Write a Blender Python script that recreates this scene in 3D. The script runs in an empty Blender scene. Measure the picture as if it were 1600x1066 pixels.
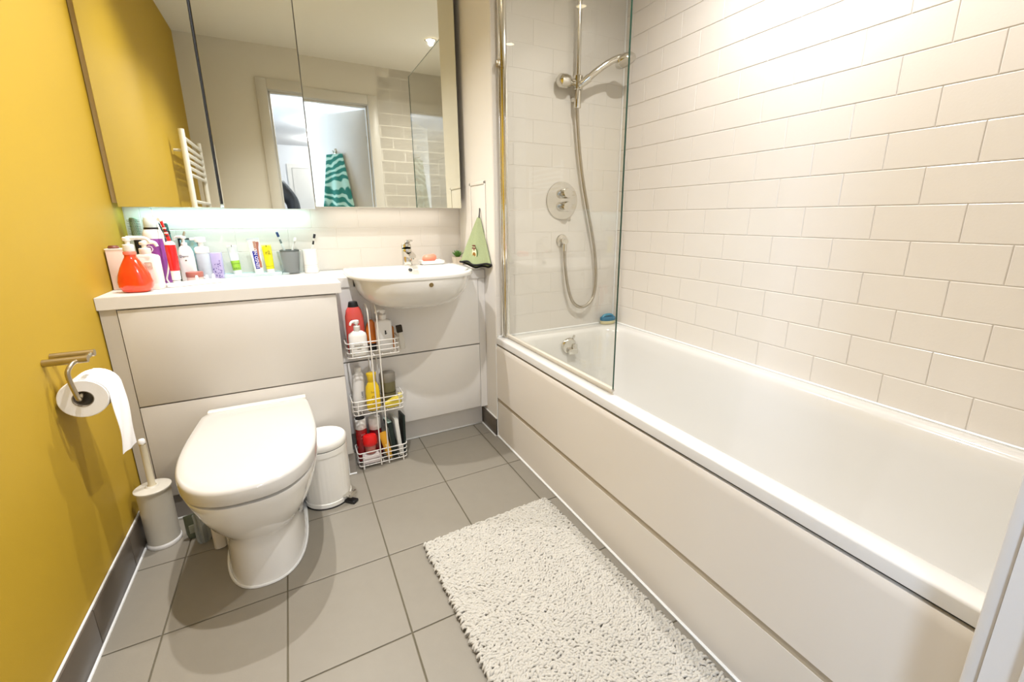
import bpy, bmesh, math, random
from mathutils import Vector, Matrix, Euler
random.seed(7)
PI = math.pi
SC = bpy.context.scene
COL = SC.collection

# ------------------------------------------------------------------ camera, world, lights, exposure
cam_d = bpy.data.cameras.new('camera'); cam = bpy.data.objects.new('camera', cam_d); COL.objects.link(cam)
YAW, PIT, ROL = .4982, -.2443, -.0007
fw = Vector((math.sin(YAW)*math.cos(PIT), math.cos(YAW)*math.cos(PIT), math.sin(PIT)))
rt = Vector((math.cos(YAW), -math.sin(YAW), 0)); up = rt.cross(fw)
r2 = rt*math.cos(ROL)+up*math.sin(ROL); u2 = -rt*math.sin(ROL)+up*math.cos(ROL)
M = Matrix((r2, u2, -fw)).transposed().to_4x4(); M.translation = (.5674, -2.3281, 1.0933)
cam.matrix_world = M
cam_d.sensor_width = 36; cam_d.lens = 676.6/1600*36
cam_d.shift_x = -.01714; cam_d.shift_y = -.01413; cam_d.clip_start = .01
SC.camera = cam
W = bpy.data.worlds.new('world'); SC.world = W; W.use_nodes = True
W.node_tree.nodes['Background'].inputs[0].default_value = (.75, .85, 1, 1)
W.node_tree.nodes['Background'].inputs[1].default_value = .6
SC.view_settings.view_transform = 'Standard'; SC.view_settings.look = 'None'
SC.view_settings.exposure = 0.22; SC.view_settings.gamma = 1; SC.view_settings.use_curve_mapping = False
try:
    SC.cycles.use_denoising = True; SC.cycles.max_bounces = 10; SC.cycles.diffuse_bounces = 3
    SC.cycles.transparent_max_bounces = 16; SC.cycles.sample_clamp_indirect = 6
except Exception: pass
CEIL = 2.40
def lamp(name, kind, loc, energy, color, size, rot=(0,0,0), **k):
    l = bpy.data.lights.new(name, kind); l.energy = energy; l.color = color
    if kind == 'AREA':
        l.shape = 'RECTANGLE'; l.size, l.size_y = size
    else: l.shadow_soft_size = size
    for a, b in k.items(): setattr(l, a, b)
    o = bpy.data.objects.new(name, l); COL.objects.link(o); o.location = loc; o.rotation_euler = rot
    return o
WARM = (1, .99, 1.01)
DOWN = [(1.66, -1.45), (.66, -1.24), (.52, -.50)]
for i, (x, y) in enumerate(DOWN):
    lamp('downlight_lamp', 'SPOT', (x, y, CEIL-.02), (66, 96, 76)[i], WARM, .018, spot_size=math.radians((152, 116, 124)[i]), spot_blend=(1.0, 1.0, 1.0)[i])
lamp('cabinet_lamp', 'AREA', (.34, -.050, 1.1405), 0.70, (.55, .95, 1.0), (.62, .02))
lamp('cabinet_lamp', 'AREA', (1.02, -.050, 1.1405), .15, (1, .95, .90), (.54, .02))  # added lamp, brightens the backsplash that the cabinet shades above the basin
for y in (-3.6, -5.2, -6.6):
    lamp('hall_lamp', 'POINT', (.95, y, CEIL-.12), 26, (.90, .92, 1), .05)
lamp('daylight', 'AREA', (-.60, -3.6, 1.5), 85, (.55, .72, 1), (1.0, 1.1), (0, -PI/2, 0))

# ------------------------------------------------------------------ materials
def S(c):  # sRGB 0-255 -> linear
    return tuple(((v/255)/12.92 if v/255 <= .04045 else ((v/255+.055)/1.055)**2.4) for v in c)
MATS = {}
def mat(name, col, rough=.5, metal=0, noise=0, nscale=60, bump=0, bscale=200, coat=0, spec=.5, alpha=1, trans=0, emit=None, estr=0, sss=0, col2=None):
    if name in MATS: return MATS[name]
    m = bpy.data.materials.new(name); m.use_nodes = True; nt = m.node_tree; b = nt.nodes['Principled BSDF']
    c = S(col); b.inputs['Base Color'].default_value = (*c, 1)
    b.inputs['Roughness'].default_value = rough; b.inputs['Metallic'].default_value = metal
    b.inputs['Specular IOR Level'].default_value = spec; b.inputs['Coat Weight'].default_value = coat
    b.inputs['Alpha'].default_value = alpha; b.inputs['Transmission Weight'].default_value = trans
    if emit: b.inputs['Emission Color'].default_value = (*S(emit), 1); b.inputs['Emission Strength'].default_value = estr
    tc = nt.nodes.new('ShaderNodeTexCoord')
    if noise or col2:
        n = nt.nodes.new('ShaderNodeTexNoise'); n.inputs['Scale'].default_value = nscale; n.inputs['Detail'].default_value = 4
        nt.links.new(tc.outputs['Object'], n.inputs['Vector'])
        mx = nt.nodes.new('ShaderNodeMix'); mx.data_type = 'RGBA'
        mx.inputs['A'].default_value = (*c, 1)
        mx.inputs['B'].default_value = (*S(col2), 1) if col2 else (*[v*(1-noise) for v in c], 1)
        nt.links.new(n.outputs['Fac'], mx.inputs['Factor']); nt.links.new(mx.outputs['Result'], b.inputs['Base Color'])
    if bump:
        n2 = nt.nodes.new('ShaderNodeTexNoise'); n2.inputs['Scale'].default_value = bscale; n2.inputs['Detail'].default_value = 3
        nt.links.new(tc.outputs['Object'], n2.inputs['Vector'])
        bp = nt.nodes.new('ShaderNodeBump'); bp.inputs['Strength'].default_value = bump; bp.inputs['Distance'].default_value = .002
        nt.links.new(n2.outputs['Fac'], bp.inputs['Height']); nt.links.new(bp.outputs['Normal'], b.inputs['Normal'])
    MATS[name] = m; return m
def glassy(name, tint=(.95, .96, .94), ior=1.45, rough=.02, diff=0, dcol=(.9, .9, .9)):
    """clear sheet: tinted transparency under a fresnel reflection, optionally some milky diffuse"""
    if name in MATS: return MATS[name]
    m = bpy.data.materials.new(name); m.use_nodes = True; nt = m.node_tree; nt.nodes.clear()
    o = nt.nodes.new('ShaderNodeOutputMaterial'); t = nt.nodes.new('ShaderNodeBsdfTransparent'); g = nt.nodes.new('ShaderNodeBsdfGlossy')
    t.inputs['Color'].default_value = (*tint, 1); g.inputs['Roughness'].default_value = rough
    f = nt.nodes.new('ShaderNodeFresnel'); f.inputs['IOR'].default_value = ior
    mx = nt.nodes.new('ShaderNodeMixShader'); ge = nt.nodes.new('ShaderNodeNewGeometry'); iv = nt.nodes.new('ShaderNodeMath'); iv.operation = 'SUBTRACT'; iv.inputs[0].default_value = 1
    ml = nt.nodes.new('ShaderNodeMath'); ml.operation = 'MULTIPLY'
    nt.links.new(ge.outputs['Backfacing'], iv.inputs[1]); nt.links.new(f.outputs[0], ml.inputs[0]); nt.links.new(iv.outputs[0], ml.inputs[1]); nt.links.new(ml.outputs[0], mx.inputs[0])
    src = t
    if diff:
        d = nt.nodes.new('ShaderNodeBsdfDiffuse'); d.inputs['Color'].default_value = (*dcol, 1)
        m2 = nt.nodes.new('ShaderNodeMixShader'); m2.inputs[0].default_value = diff
        nt.links.new(t.outputs[0], m2.inputs[1]); nt.links.new(d.outputs[0], m2.inputs[2]); src = m2
    nt.links.new(src.outputs[0], mx.inputs[1]); nt.links.new(g.outputs[0], mx.inputs[2]); nt.links.new(mx.outputs[0], o.inputs[0])
    MATS[name] = m; return m
YELLOW = mat('yellow_paint', (188, 153, 34), .65, bump=.10, bscale=350, noise=.03, nscale=8)
PAINT = mat('white_paint', (232, 226, 216), .6, bump=.06, bscale=300)
CEILP = mat('ceiling_paint', (248, 244, 236), .8, bump=.05, bscale=300)
GLOSSP = mat('gloss_paint', (220, 215, 207), .35, bump=.03, bscale=120)
TILE = mat('white_tile', (233, 226, 215), .22, bump=.10, bscale=160, noise=.02, nscale=3)
TILEG = mat('white_gloss_tile', (222, 216, 206), .10, bump=.02, bscale=90)
GROUT = mat('white_grout', (234, 227, 216), .8, bump=.1, bscale=500)
FTILE = mat('grey_floor_tile', (144, 137, 123), .45, noise=.08, nscale=25, bump=.08, bscale=260)
FGROUT = mat('floor_grout', (106, 98, 78), .9, noise=.2, nscale=40, bump=.2, bscale=600)
SKIRT = mat('skirting_tile', (98, 88, 76), .35, noise=.08, nscale=30)
SEAL = mat('sealant', (240, 240, 236), .4, noise=.03)
LAM = mat('white_laminate', (212, 206, 196), .28, bump=.02, bscale=500)
LAMTOP = mat('worktop_laminate', (226, 221, 213), .3, bump=.02, bscale=500)
LAMSH = mat('laminate_grey', (198, 190, 176), .4, noise=.03)
CERAM = mat('white_ceramic', (238, 235, 228), .10, coat=.6, noise=.01, nscale=4)
ACRYL = mat('white_acrylic', (222, 219, 212), .14, coat=.5, noise=.01, nscale=4)
PANEL = mat('bath_panel_plastic', (226, 218, 205), .3, noise=.02, nscale=5)
CHROME = mat('chrome', (225, 222, 215), .10, metal=1, noise=.04, nscale=20)
STEEL = mat('brushed_steel', (190, 178, 155), .28, metal=1, noise=.15, nscale=90)
MIRROR = mat('mirror', (232, 233, 220), .015, metal=1, noise=.0)
BLACK = mat('black_plastic', (24, 24, 26), .4, noise=.1)
WPLA = mat('white_plastic', (243, 240, 234), .3, noise=.02)
WWIRE = mat('white_wire', (240, 236, 228), .35, noise=.02)
PAPER = mat('white_paper', (247, 245, 242), .9, bump=.15, bscale=400)
GLASS = glassy('screen_glass', (.945, .945, .92))
GEDGE = mat('glass_edge', (38, 78, 62), .15, noise=.05)
CLEAR = glassy('clear_plastic', (.90, .93, .94), rough=.05, diff=.10)
EMIT = mat('lamp_lens', (255, 250, 235), .5, emit=(255, 240, 210), estr=60)

# ------------------------------------------------------------------ mesh helpers
def xf(bm, m): bmesh.ops.transform(bm, matrix=m, verts=bm.verts[:]); return bm
def move(bm, x, y, z): return xf(bm, Matrix.Translation((x, y, z)))
def rotm(ax, a): return Matrix.Rotation(a, 4, ax)
def join(*bms):
    out = bms[0]
    for b in bms[1:]:
        me = bpy.data.meshes.new('tmp'); b.to_mesh(me); b.free(); out.from_mesh(me); bpy.data.meshes.remove(me)
    return out
def box(x0, x1, y0, y1, z0, z1, bev=0, seg=2):
    bm = bmesh.new(); bmesh.ops.create_cube(bm, size=1)
    xf(bm, Matrix.Translation(((x0+x1)/2, (y0+y1)/2, (z0+z1)/2)) @ Matrix.Diagonal((x1-x0, y1-y0, z1-z0, 1)))
    if bev: bmesh.ops.bevel(bm, geom=bm.edges[:], offset=bev, segments=seg, affect='EDGES', profile=.5)
    return bm
def loft(rings, cap0=True, cap1=True, closed=True):
    bm = bmesh.new(); R = [[bm.verts.new(p) for p in r] for r in rings]; n = len(R[0])
    for a, b in zip(R, R[1:]):
        for i in range(n if closed else n-1):
            j = (i+1) % n
            bm.faces.new((a[i], a[j], b[j], b[i]))
    if cap0: bm.faces.new(list(reversed(R[0])))
    if cap1: bm.faces.new(R[-1])
    bmesh.ops.recalc_face_normals(bm, faces=bm.faces[:])
    return bm
def sring(rx, ry, z, n=2, N=32, cx=0, cy=0):
    out = []
    for i in range(N):
        a = 2*PI*i/N; c, s = math.cos(a), math.sin(a)
        out.append((cx+rx*math.copysign(abs(c)**(2/n), c), cy+ry*math.copysign(abs(s)**(2/n), s), z))
    return out
def lathe(prof, N=32, sx=1, sy=1, n=2, caps=True):
    return loft([sring(max(r, 1e-4)*sx, max(r, 1e-4)*sy, z, n, N) for r, z in prof], caps, caps)
def catmull(pts, sub=6):
    P = [Vector(p) for p in pts]; P = [2*P[0]-P[1]]+P+[2*P[-1]-P[-2]]; out = []
    for i in range(1, len(P)-2):
        for k in range(sub):
            t = k/sub; a, b, c, d = P[i-1:i+3]
            out.append(.5*((2*b)+(c-a)*t+(2*a-5*b+4*c-d)*t*t+(3*b-3*c+d-a)*t**3))
    out.append(P[-2]); return out
def tube(pts, r, N=8, smooth=0, closed=False):
    P = catmull(pts, smooth) if smooth else [Vector(p) for p in pts]
    rs = r if isinstance(r, (list, tuple)) else [r]*len(P)
    if len(rs) != len(P): rs = [rs[min(len(rs)-1, int(i/(len(P)-1)*(len(rs)-1)+.5))] for i in range(len(P))]
    n0 = None; rings = []; m = len(P)
    for i, p in enumerate(P):
        if closed: t = (P[(i+1) % m]-P[i-1]).normalized()
        else: t = (P[min(i+1, m-1)]-P[max(i-1, 0)]).normalized()
        if n0 is None: n0 = t.orthogonal().normalized()
        else: n0 = (n0-t*n0.dot(t)).normalized()
        b = t.cross(n0)
        rings.append([p+rs[i]*(n0*math.cos(2*PI*k/N)+b*math.sin(2*PI*k/N)) for k in range(N)])
    if closed: rings.append(rings[0])
    bm = loft(rings, not closed, not closed)
    if closed: bmesh.ops.remove_doubles(bm, verts=bm.verts[:], dist=1e-6)
    return bm
def rrect(x0, x1, y0, y1, z, r, k=6, r2=None):
    out = []; r1 = r; r2 = r if r2 is None else r2
    for cx, cy, a0, r in ((x1-r1, y1-r1, 0, r1), (x0+r1, y1-r1, 90, r1), (x0+r2, y0+r2, 180, r2), (x1-r2, y0+r2, 270, r2)):
        for i in range(k+1):
            a = math.radians(a0+90*i/k); out.append((cx+r*math.cos(a), cy+r*math.sin(a), z))
    return out
def prism(poly, z0, z1, bev=0):
    bm = loft([[(x, y, z0) for x, y in poly], [(x, y, z1) for x, y in poly]])
    if bev: bmesh.ops.bevel(bm, geom=bm.edges[:], offset=bev, segments=2, affect='EDGES')
    return bm
def cyl(r, h, N=24, bev=0, r1=None):
    r1 = r if r1 is None else r1
    if bev: return lathe([(r-bev, 0), (r, bev), (r1, h-bev), (r1-bev, h)], N)
    return lathe([(r, 0), (r1, h)], N)
def along(bm, p, d):   # z axis of bm -> direction d at p
    q = Vector((0, 0, 1)).rotation_difference(Vector(d).normalized())
    return xf(bm, Matrix.Translation(p) @ q.to_matrix().to_4x4())
def text(s, size, depth=.0006, font=None):
    cu = bpy.data.curves.new('lettering', 'FONT'); cu.body = s; cu.size = size; cu.extrude = depth
    cu.align_x = 'CENTER'; cu.align_y = 'CENTER'; cu.resolution_u = 2
    o = bpy.data.objects.new('lettering', cu); COL.objects.link(o)
    dg = bpy.context.evaluated_depsgraph_get(); me = bpy.data.meshes.new_from_object(o.evaluated_get(dg))
    bm = bmesh.new(); bm.from_mesh(me)
    bpy.data.objects.remove(o); bpy.data.meshes.remove(me); bpy.data.curves.remove(cu)
    return bm
def stand(bm): return xf(bm, rotm('X', PI/2))           # flat XY lettering -> upright, facing -y
def wrap(bm, rx, ry=None):                               # upright lettering around an elliptic body
    ry = ry or rx
    for v in bm.verts:
        a = v.co.x/rx; d = -v.co.y
        v.co.x = (rx+d)*math.sin(a); v.co.y = -(ry+d)*math.cos(a)
    return bm
def finish(bm, name, m, ang=40, m2=None):
    me = bpy.data.meshes.new(name); bm.to_mesh(me); bm.free()
    me.materials.append(m)
    if m2: me.materials.append(m2)
    me.shade_smooth(); me.set_sharp_from_angle(angle=math.radians(ang))
    return me
def tag(o, label, cat, group=None):
    o['label'] = label; o['category'] = cat
    if group: o['group'] = group
    return o
def thing(name, label, cat, loc=(0, 0, 0), rz=0, group=None, rot=None):
    o = bpy.data.objects.new(name, None); COL.objects.link(o); o.empty_display_size = .05
    o.location = loc; o.rotation_euler = rot or (0, 0, rz)
    return tag(o, label, cat, group)
def root_matrix(p):
    while p.parent: p = p.parent
    return Matrix.Translation(p.location) @ p.rotation_euler.to_matrix().to_4x4()
def part(parent, name, bm, m, label=None, world=False, ang=40, m2=None, kind=None):
    if world: xf(bm, root_matrix(parent).inverted())
    o = bpy.data.objects.new(name, finish(bm, name, m, ang, m2)); COL.objects.link(o); o.parent = parent
    if label: o['label'] = label
    if kind: o['kind'] = kind
    return o
def single(name, bm, m, label, cat, loc=(0, 0, 0), rz=0, group=None, ang=40, m2=None, rot=None):
    o = bpy.data.objects.new(name, finish(bm, name, m, ang, m2)); COL.objects.link(o)
    o.location = loc; o.rotation_euler = rot or (0, 0, rz); return tag(o, label, cat, group)
def struct(name, bm, m, parent=None):
    o = bpy.data.objects.new(name, finish(bm, name, m, 30)); COL.objects.link(o)
    if parent: o.parent = parent
    else: o['kind'] = 'structure'
    return o

# ------------------------------------------------------------------ dimensions (metres)
H = .85; W1 = 1.399; D = -.460; W2 = 2.116; YF = -2.222; HB = .533

# ------------------------------------------------------------------ room shell
TM = {}
def tile_mesh(w, h, t, ch, m):
    k = (round(w, 4), round(h, 4), t, ch, m.name)
    if k not in TM:
        me = bpy.data.meshes.new('tile')
        me.from_pydata([(0, 0, -t), (w, 0, -t), (w, h, -t), (0, h, -t), (0, 0, -ch*.6), (w, 0, -ch*.6), (w, h, -ch*.6), (0, h, -ch*.6),
                        (ch, ch, 0), (w-ch, ch, 0), (w-ch, h-ch, 0), (ch, h-ch, 0)], [],
                       [(b+i, b+(i+1) % 4, b+4+(i+1) % 4, b+4+i) for b in (0, 4) for i in range(4)]+[(8, 9, 10, 11)])
        me.materials.append(m); TM[k] = me
    return TM[k]
def tiles(parent, origin, ux, uy, xs0, xs1, ys0, ys1, pw, ph, x_off, y_off, stag, gap, m, t=.004, ch=.002):
    """lay tiles of pitch pw x ph on the plane origin + ux*x + uy*y; each tile is a part of its wall"""
    ux, uy = Vector(ux), Vector(uy); n = ux.cross(uy)
    R = Matrix((ux, uy, n)).transposed()
    e = R.to_euler()
    j0 = math.floor((ys0-y_off)/ph)
    j = j0
    while y_off+j*ph < ys1-.004:
        b, c = max(ys0, y_off+j*ph), min(ys1, y_off+(j+1)*ph)
        xo = x_off + (stag*pw if j % 2 else 0)
        i = math.floor((xs0-xo)/pw)
        while xo+i*pw < xs1-.004:
            a, d = max(xs0, xo+i*pw), min(xs1, xo+(i+1)*pw)
            if d-a > .008 and c-b > .008:
                o = bpy.data.objects.new('tile', tile_mesh(d-a-gap, c-b-gap, t, ch, m)); COL.objects.link(o)
                o.parent = parent; o.location = Vector(origin)+ux*(a+gap/2)+uy*(b+gap/2); o.rotation_euler = e
            i += 1
        j += 1
floor = struct('floor', box(-.1, 2.25, YF-.1, .1, -.1, -.0025), FGROUT)
tiles(floor, (0, 0, 0), (1, 0, 0), (0, 1, 0), .011, 1.42, -2.3, -.20, .298, .3173, .7368, -1.3483, 0, .0042, FTILE, t=.0035, ch=.0013)
wl = struct('wall_left', box(-.1, 0, YF-.1, .1, 0, CEIL), YELLOW)
wb = struct('wall_back', box(0, W1, .0012, .1, 0, CEIL), GROUT)
tiles(wb, (0, 0, 0), (1, 0, 0), (0, 0, 1), 0.002, W1-.002, H, 1.25, .2055, .1, .05, H, .5, .0016, TILE, ch=.0011)
# pipe boxing between basin and bath: its left face is the nook's side wall, its front is the tiled tap wall
wn = struct('wall_nook', box(W1, W2+.1, D+.005, .1, 0, CEIL), PAINT)
wt = struct('wall_tap', box(W1+.001, W2, D+.0009, D+.005, 0, CEIL), GROUT)
tiles(wt, (0, D, 0), (1, 0, 0), (0, 0, 1), W1+.003, W2-.002, HB, CEIL, .2055, .1, W2-.2055*4, .53, .5, .0010, TILEG, ch=.0006)
struct('sealant_bead', tube([(W2-.003, D-.003, HB+.006), (W2-.003, D-.003, CEIL)], .004, 6), SEAL, wt)
wr = struct('wall_right', box(W2+.0022, W2+.1, YF-.1, D, 0, CEIL), GROUT)
tiles(wr, (W2, 0, 0), (0, -1, 0), (0, 0, 1), -D+.002, -YF, HB, CEIL, .2055, .1, 1.541-.2055*6, .53, .5, .0020, TILE, t=.0020, ch=.0017)
struct('ceiling', box(-.1, W2+.1, YF-.1, .1, CEIL, CEIL+.1), CEILP)
# door wall with the opening the camera stands in
DX0, DX1, DZ = .465, 1.30, 2.08
wf = struct('wall_front', join(box(-.1, DX0-.03, YF-.12, YF, 0, CEIL), box(DX1+.03, W2+.1, YF-.12, YF, 0, CEIL), box(DX0-.03, DX1+.03, YF-.12, YF, DZ+.03, CEIL)), PAINT)
tiles(wf, (W2, YF, 0), (-1, 0, 0), (0, 0, 1), .002, W2-1.385, HB, CEIL, .2055, .1, 0, .53, .5, .0042, TILE)
# door frame: lining, stops, architrave
fr = struct('door_1', join(box(DX0-.03, DX0, YF-.125, YF, 0, DZ), box(DX1, DX1+.03, YF-.125, YF, 0, DZ), box(DX0-.03, DX1+.03, YF-.125, YF, DZ, DZ+.03)), GLOSSP)
for nm, b in (('architrave', box(DX0-.08, DX0-.004, YF, YF+.016, 0, DZ+.08, .004)), ('architrave', box(DX1+.004, DX1+.08, YF, YF+.016, 0, DZ+.08, .004)),
              ('architrave', box(DX0-.004, DX1+.004, YF, YF+.016, DZ+.004, DZ+.08, .004)),
              ('door_stop', box(DX1-.012, DX1, YF-.08, YF-.032, 0, DZ, .002)), ('door_stop', box(DX0, DX0+.012, YF-.08, YF-.032, 0, DZ, .002)),
              ('door_stop', box(DX0, DX1, YF-.08, YF-.032, DZ-.012, DZ, .002))):
    struct(nm, b, GLOSSP, fr)
# the open door itself, swung out into the hall
th = math.radians(128)
dm = Matrix.Translation((DX1-.004, YF-.122, 0)) @ rotm('Z', PI-math.radians(-0)) @ rotm('Z', math.radians(52))
leaf = struct('door_leaf', xf(box(0, .735, 0, .04, .008, DZ-.006, .002), dm), GLOSSP, fr)
for z in (.25, 1.75): struct('hinge', box(DX1-.012, DX1+.004, YF-.134, YF-.12, z, z+.1, .002), STEEL, fr)
for s in (0, 1):
    h = join(along(cyl(.024, .008, 20), (.68, .04 if s else 0, 1.0), (0, 1 if s else -1, 0)),
             tube([(.68, .045 if s else -.005, 1.0), (.68, .075 if s else -.035, 1.0), (.64, .08 if s else -.04, 1.0), (.56, .08 if s else -.04, 1.0)], .008, 8))
    struct('door_handle', xf(h, dm), STEEL, fr)
# hall outside
hall = struct('floor_hall', box(-.7, 2.3, -7.5, YF-.1, -.1, -.003), mat('hall_floor', (150, 130, 105), .5, noise=.2, nscale=15))
HP = mat('hall_paint', (226, 226, 228), .7, bump=.05, bscale=200)
struct('ceiling_hall', box(-.7, 2.3, -7.5, YF-.1, CEIL, CEIL+.1), HP)
struct('wall_hall_end', box(-.7, 2.3, -7.6, -7.5, 0, CEIL), HP)
struct('wall_hall_right', box(2.216, 2.3, -7.5, YF-.12, 0, CEIL), HP)
struct('wall_hall_left', join(box(-.8, -.7, -7.5, -4.1, 0, CEIL), box(-.8, -.7, -3.1, YF-.0, 0, CEIL), box(-.8, -.7, -4.1, -3.1, 0, .95), box(-.8, -.7, -4.1, -3.1, 2.05, CEIL)), HP)
struct('wall_hall_front', box(-.8, -.1, YF-.12, YF, 0, CEIL), HP)
w1 = struct('window_1', join(box(-.79, -.73, -4.1, -4.06, .95, 2.05), box(-.79, -.73, -3.14, -3.1, .95, 2.05), box(-.79, -.73, -4.06, -3.14, .95, .99), box(-.79, -.73, -4.06, -3.14, 2.01, 2.05)), GLOSSP)
struct('pane', box(-.765, -.759, -4.06, -3.14, .99, 2.01), GLASS, w1)
d2 = struct('door_2', join(box(.45, 1.28, -7.5, -7.455, 0, 2.0, .003)), GLOSSP)
for b in (box(.37, .445, -7.5, -7.47, 0, 2.08), box(1.285, 1.36, -7.5, -7.47, 0, 2.08), box(.445, 1.285, -7.5, -7.47, 2.005, 2.08)): struct('architrave', b, GLOSSP, d2)
# skirting tiles on the left wall, the strip beside the vanity
bl = struct('baseboard_left', box(0, .008, YF, -.4767, 0, .1135), SKIRT)
y = -.4767
TS = .2995
yj = -.992+TS*1
ys = [-.4767]+[-.992+TS*k for k in (1, 0, -1, -2, -3, -4) if -.992+TS*k > YF]+[YF]
for a, b in zip(ys, ys[1:]):
    struct('tile', box(.002, .011, b+.0015, a-.0015, .004, .1125, .001), SKIRT, bl)
struct('sealant_bead', tube([(.0045, YF, .1145), (.0045, -.48, .1145)], .0032, 6), SEAL, bl)
struct('sealant_bead', tube([(.014, YF, .002), (.014, -.48, .002)], .004, 6), SEAL, bl)
br = struct('baseboard_nook', box(W1-.006, W1, D+.006, -.268, 0, .098), SEAL)
struct('tile', box(W1-.010, W1-.001, D+.006, -.27, .004, .095, .001), SKIRT, br)
struct('sealant_bead', tube([(W1-.012, D+.006, .003), (W1-.012, -.27, .003)], .004, 6), SEAL, br)
# access panel in the nook side wall
tr = struct('trim_1', join(box(W1-.006, W1-.0005, -.372, -.358, .90, 1.265, .002), box(W1-.006, W1-.0005, -.187, -.173, .90, 1.265, .002),
       box(W1-.006, W1-.0005, -.372, -.173, 1.251, 1.265, .002), box(W1-.006, W1-.0005, -.372, -.173, .90, .914, .002)), PAINT)
struct('hatch', box(W1-.003, W1-.0003, -.355, -.19, .917, 1.248, .001), PAINT, tr)

# ------------------------------------------------------------------ ceiling lights
for i, (x, y) in enumerate(DOWN):
    t = thing('ceiling_spotlight', ('round recessed ceiling spotlight above the bath', 'round recessed ceiling spotlight in front of the toilet', 'round recessed ceiling spotlight above the white worktop')[i], 'ceiling light', (x, y, CEIL), group='recessed bathroom ceiling spotlights')
    part(t, 'ring', lathe([(.034, -.002), (.045, -.002), (.045, -.006), (.036, -.010), (.034, -.006)], 28, caps=False), CHROME)
    part(t, 'lens', move(lathe([(.001, -.003), (.033, -.003), (.033, -.001), (.001, -.001)], 28), 0, 0, 0), EMIT)
for i, y in enumerate((-3.6, -5.2, -6.6)):
    t = thing('hall_ceiling_light', ('bright hall ceiling light nearest the bathroom door', 'bright ceiling light halfway down the hall', 'bright hall ceiling light nearest the far white door')[i], 'ceiling light', (.95, y, CEIL), group='hall ceiling lights')
    part(t, 'base', move(cyl(.05, .02, 24), 0, 0, -.02), WPLA)
    part(t, 'shade', lathe([(.001, -.055), (.035, -.05), (.055, -.035), (.058, -.02), (.001, -.02)], 24), mat('hall_lens', (255, 255, 255), .5, emit=(235, 238, 255), estr=14))

# ------------------------------------------------------------------ fitted furniture
A, B = -.4767, -.333
t = thing('toilet_unit', 'white boxed cistern cabinet with two flat panels behind the toilet', 'cabinet', (.35, -.25, 0))
part(t, 'carcass', join(box(.003, .045, A+.003, -.02, .105, H-.043), box(.045, .704, A+.02, -.02, .105, H-.043)), LAMSH, 'beige filler and body', world=True)
part(t, 'front_panel', box(.0475, .7035, A, A+.018, .4635, .8035, .0012), LAM, world=True)
part(t, 'front_panel', box(.0475, .7035, A, A+.018, .105, .4585, .0012), LAM, world=True)
pl = part(t, 'plinth', box(.012, .7085, A+.013, A+.035, .002, .102), mat('plinth_tile', (150, 142, 132), .35, noise=.08), 'grey tiled plinth', world=True)
part(pl, 'sealant_bead', join(tube([(.014, A+.009, .003), (.71, A+.009, .003)], .004, 6), tube([(.680, A+.011, .004), (.680, A+.011, .102)], .003, 6)), SEAL, world=True)
VANL = mat('white_gloss_laminate', (243, 239, 232), .2, noise=.01)
t = thing('vanity_unit', 'white two-drawer vanity cupboard under the basin', 'cabinet', (1.05, -.2, 0))
part(t, 'carcass', join(box(.7265, .734, B+.02, -.02, .122, .806), box(1.363, W1-.001, B+.003, -.02, .122, .806), box(.732, 1.363, -.03, -.02, .122, .806), box(.732, 1.363, B+.02, -.02, .122, .14)), VANL, world=True)
up_ = [(.714, .475), (1.3605, .475), (1.3605, .808)]+[(1.036+.214*math.cos(a), .808-.080*math.sin(a)) for a in [PI*k/24 for k in range(25)]]+[(.714, .808)]
part(t, 'drawer_front', xf(prism([(x, -z) for x, z in up_], B, B+.018), Matrix(((1,0,0,0),(0,0,1,0),(0,-1,0,0),(0,0,0,1)))), VANL, world=True)
part(t, 'drawer_front', box(.714, 1.3605, B, B+.018, .127, .469, .0012), VANL, world=True)
pl = part(t, 'plinth', box(.712, W1-.012, -.2745, -.258, .002, .12), VANL, world=True)
part(pl, 'sealant_bead', tube([(.716, -.276, .003), (W1-.013, -.276, .003)], .0035, 6), SEAL, world=True)
wk = [(.001, A-.008), (.7244, A-.008), (.7244, B-.006), (.7865, B-.006), (.7865, -.15), (1.287, -.15), (1.287, B-.006), (W1-.001, B-.006), (W1-.001, -.001), (.001, -.001)]
single('worktop', prism([(x-.7, y+.25) for x, y in wk], 0, .042, .0015), LAMTOP, 'thick white stepped worktop running along the back wall from yellow wall to nook', 'worktop', (.7, -.25, H-.042))

# ------------------------------------------------------------------ mirror cabinet and its light
t = thing('mirror_cabinet', 'wide wall cabinet with three mirrored doors above the worktop', 'mirror cabinet', (.69, -.05, 1.14))
part(t, 'carcass', box(.022, 1.365, -.100, -.001, 1.1645, 2.28), LAM, world=True)
part(t, 'filler', box(.0015, .019, -.108, -.001, 1.152, 2.28, .001), mat('filler_grey', (190, 170, 130), .5, noise=.05), 'beige filler strip against the yellow wall', world=True)
def mdoor(x0, x1, y, z0, tilt):
    b = box(x0, x1, y, y+.018, 0, 1.14, .0008, 1)
    xf(b, Matrix.Translation((0, y, z0)) @ rotm('X', -tilt) @ Matrix.Translation((0, -y, 0)))
    return b
part(t, 'mirror_door', mdoor(.020, .338, -.125, 1.137, 0), MIRROR, world=True)
part(t, 'mirror_door', xf(mdoor(.3475, .684, -.1255, 1.134, 0), Matrix.Translation((.3475, -.1255, 0)) @ rotm('Z', -.021) @ Matrix.Translation((-.3475, .1255, 0))), MIRROR, world=True)
part(t, 'mirror_door', mdoor(.6875, 1.366, -.124, 1.1455, .006), MIRROR, world=True)
part(t, 'gap_strip', box(.339, .3465, -.116, -.1, 1.152, 2.26), BLACK, 'dark gap between mirror doors', world=True)
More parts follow.
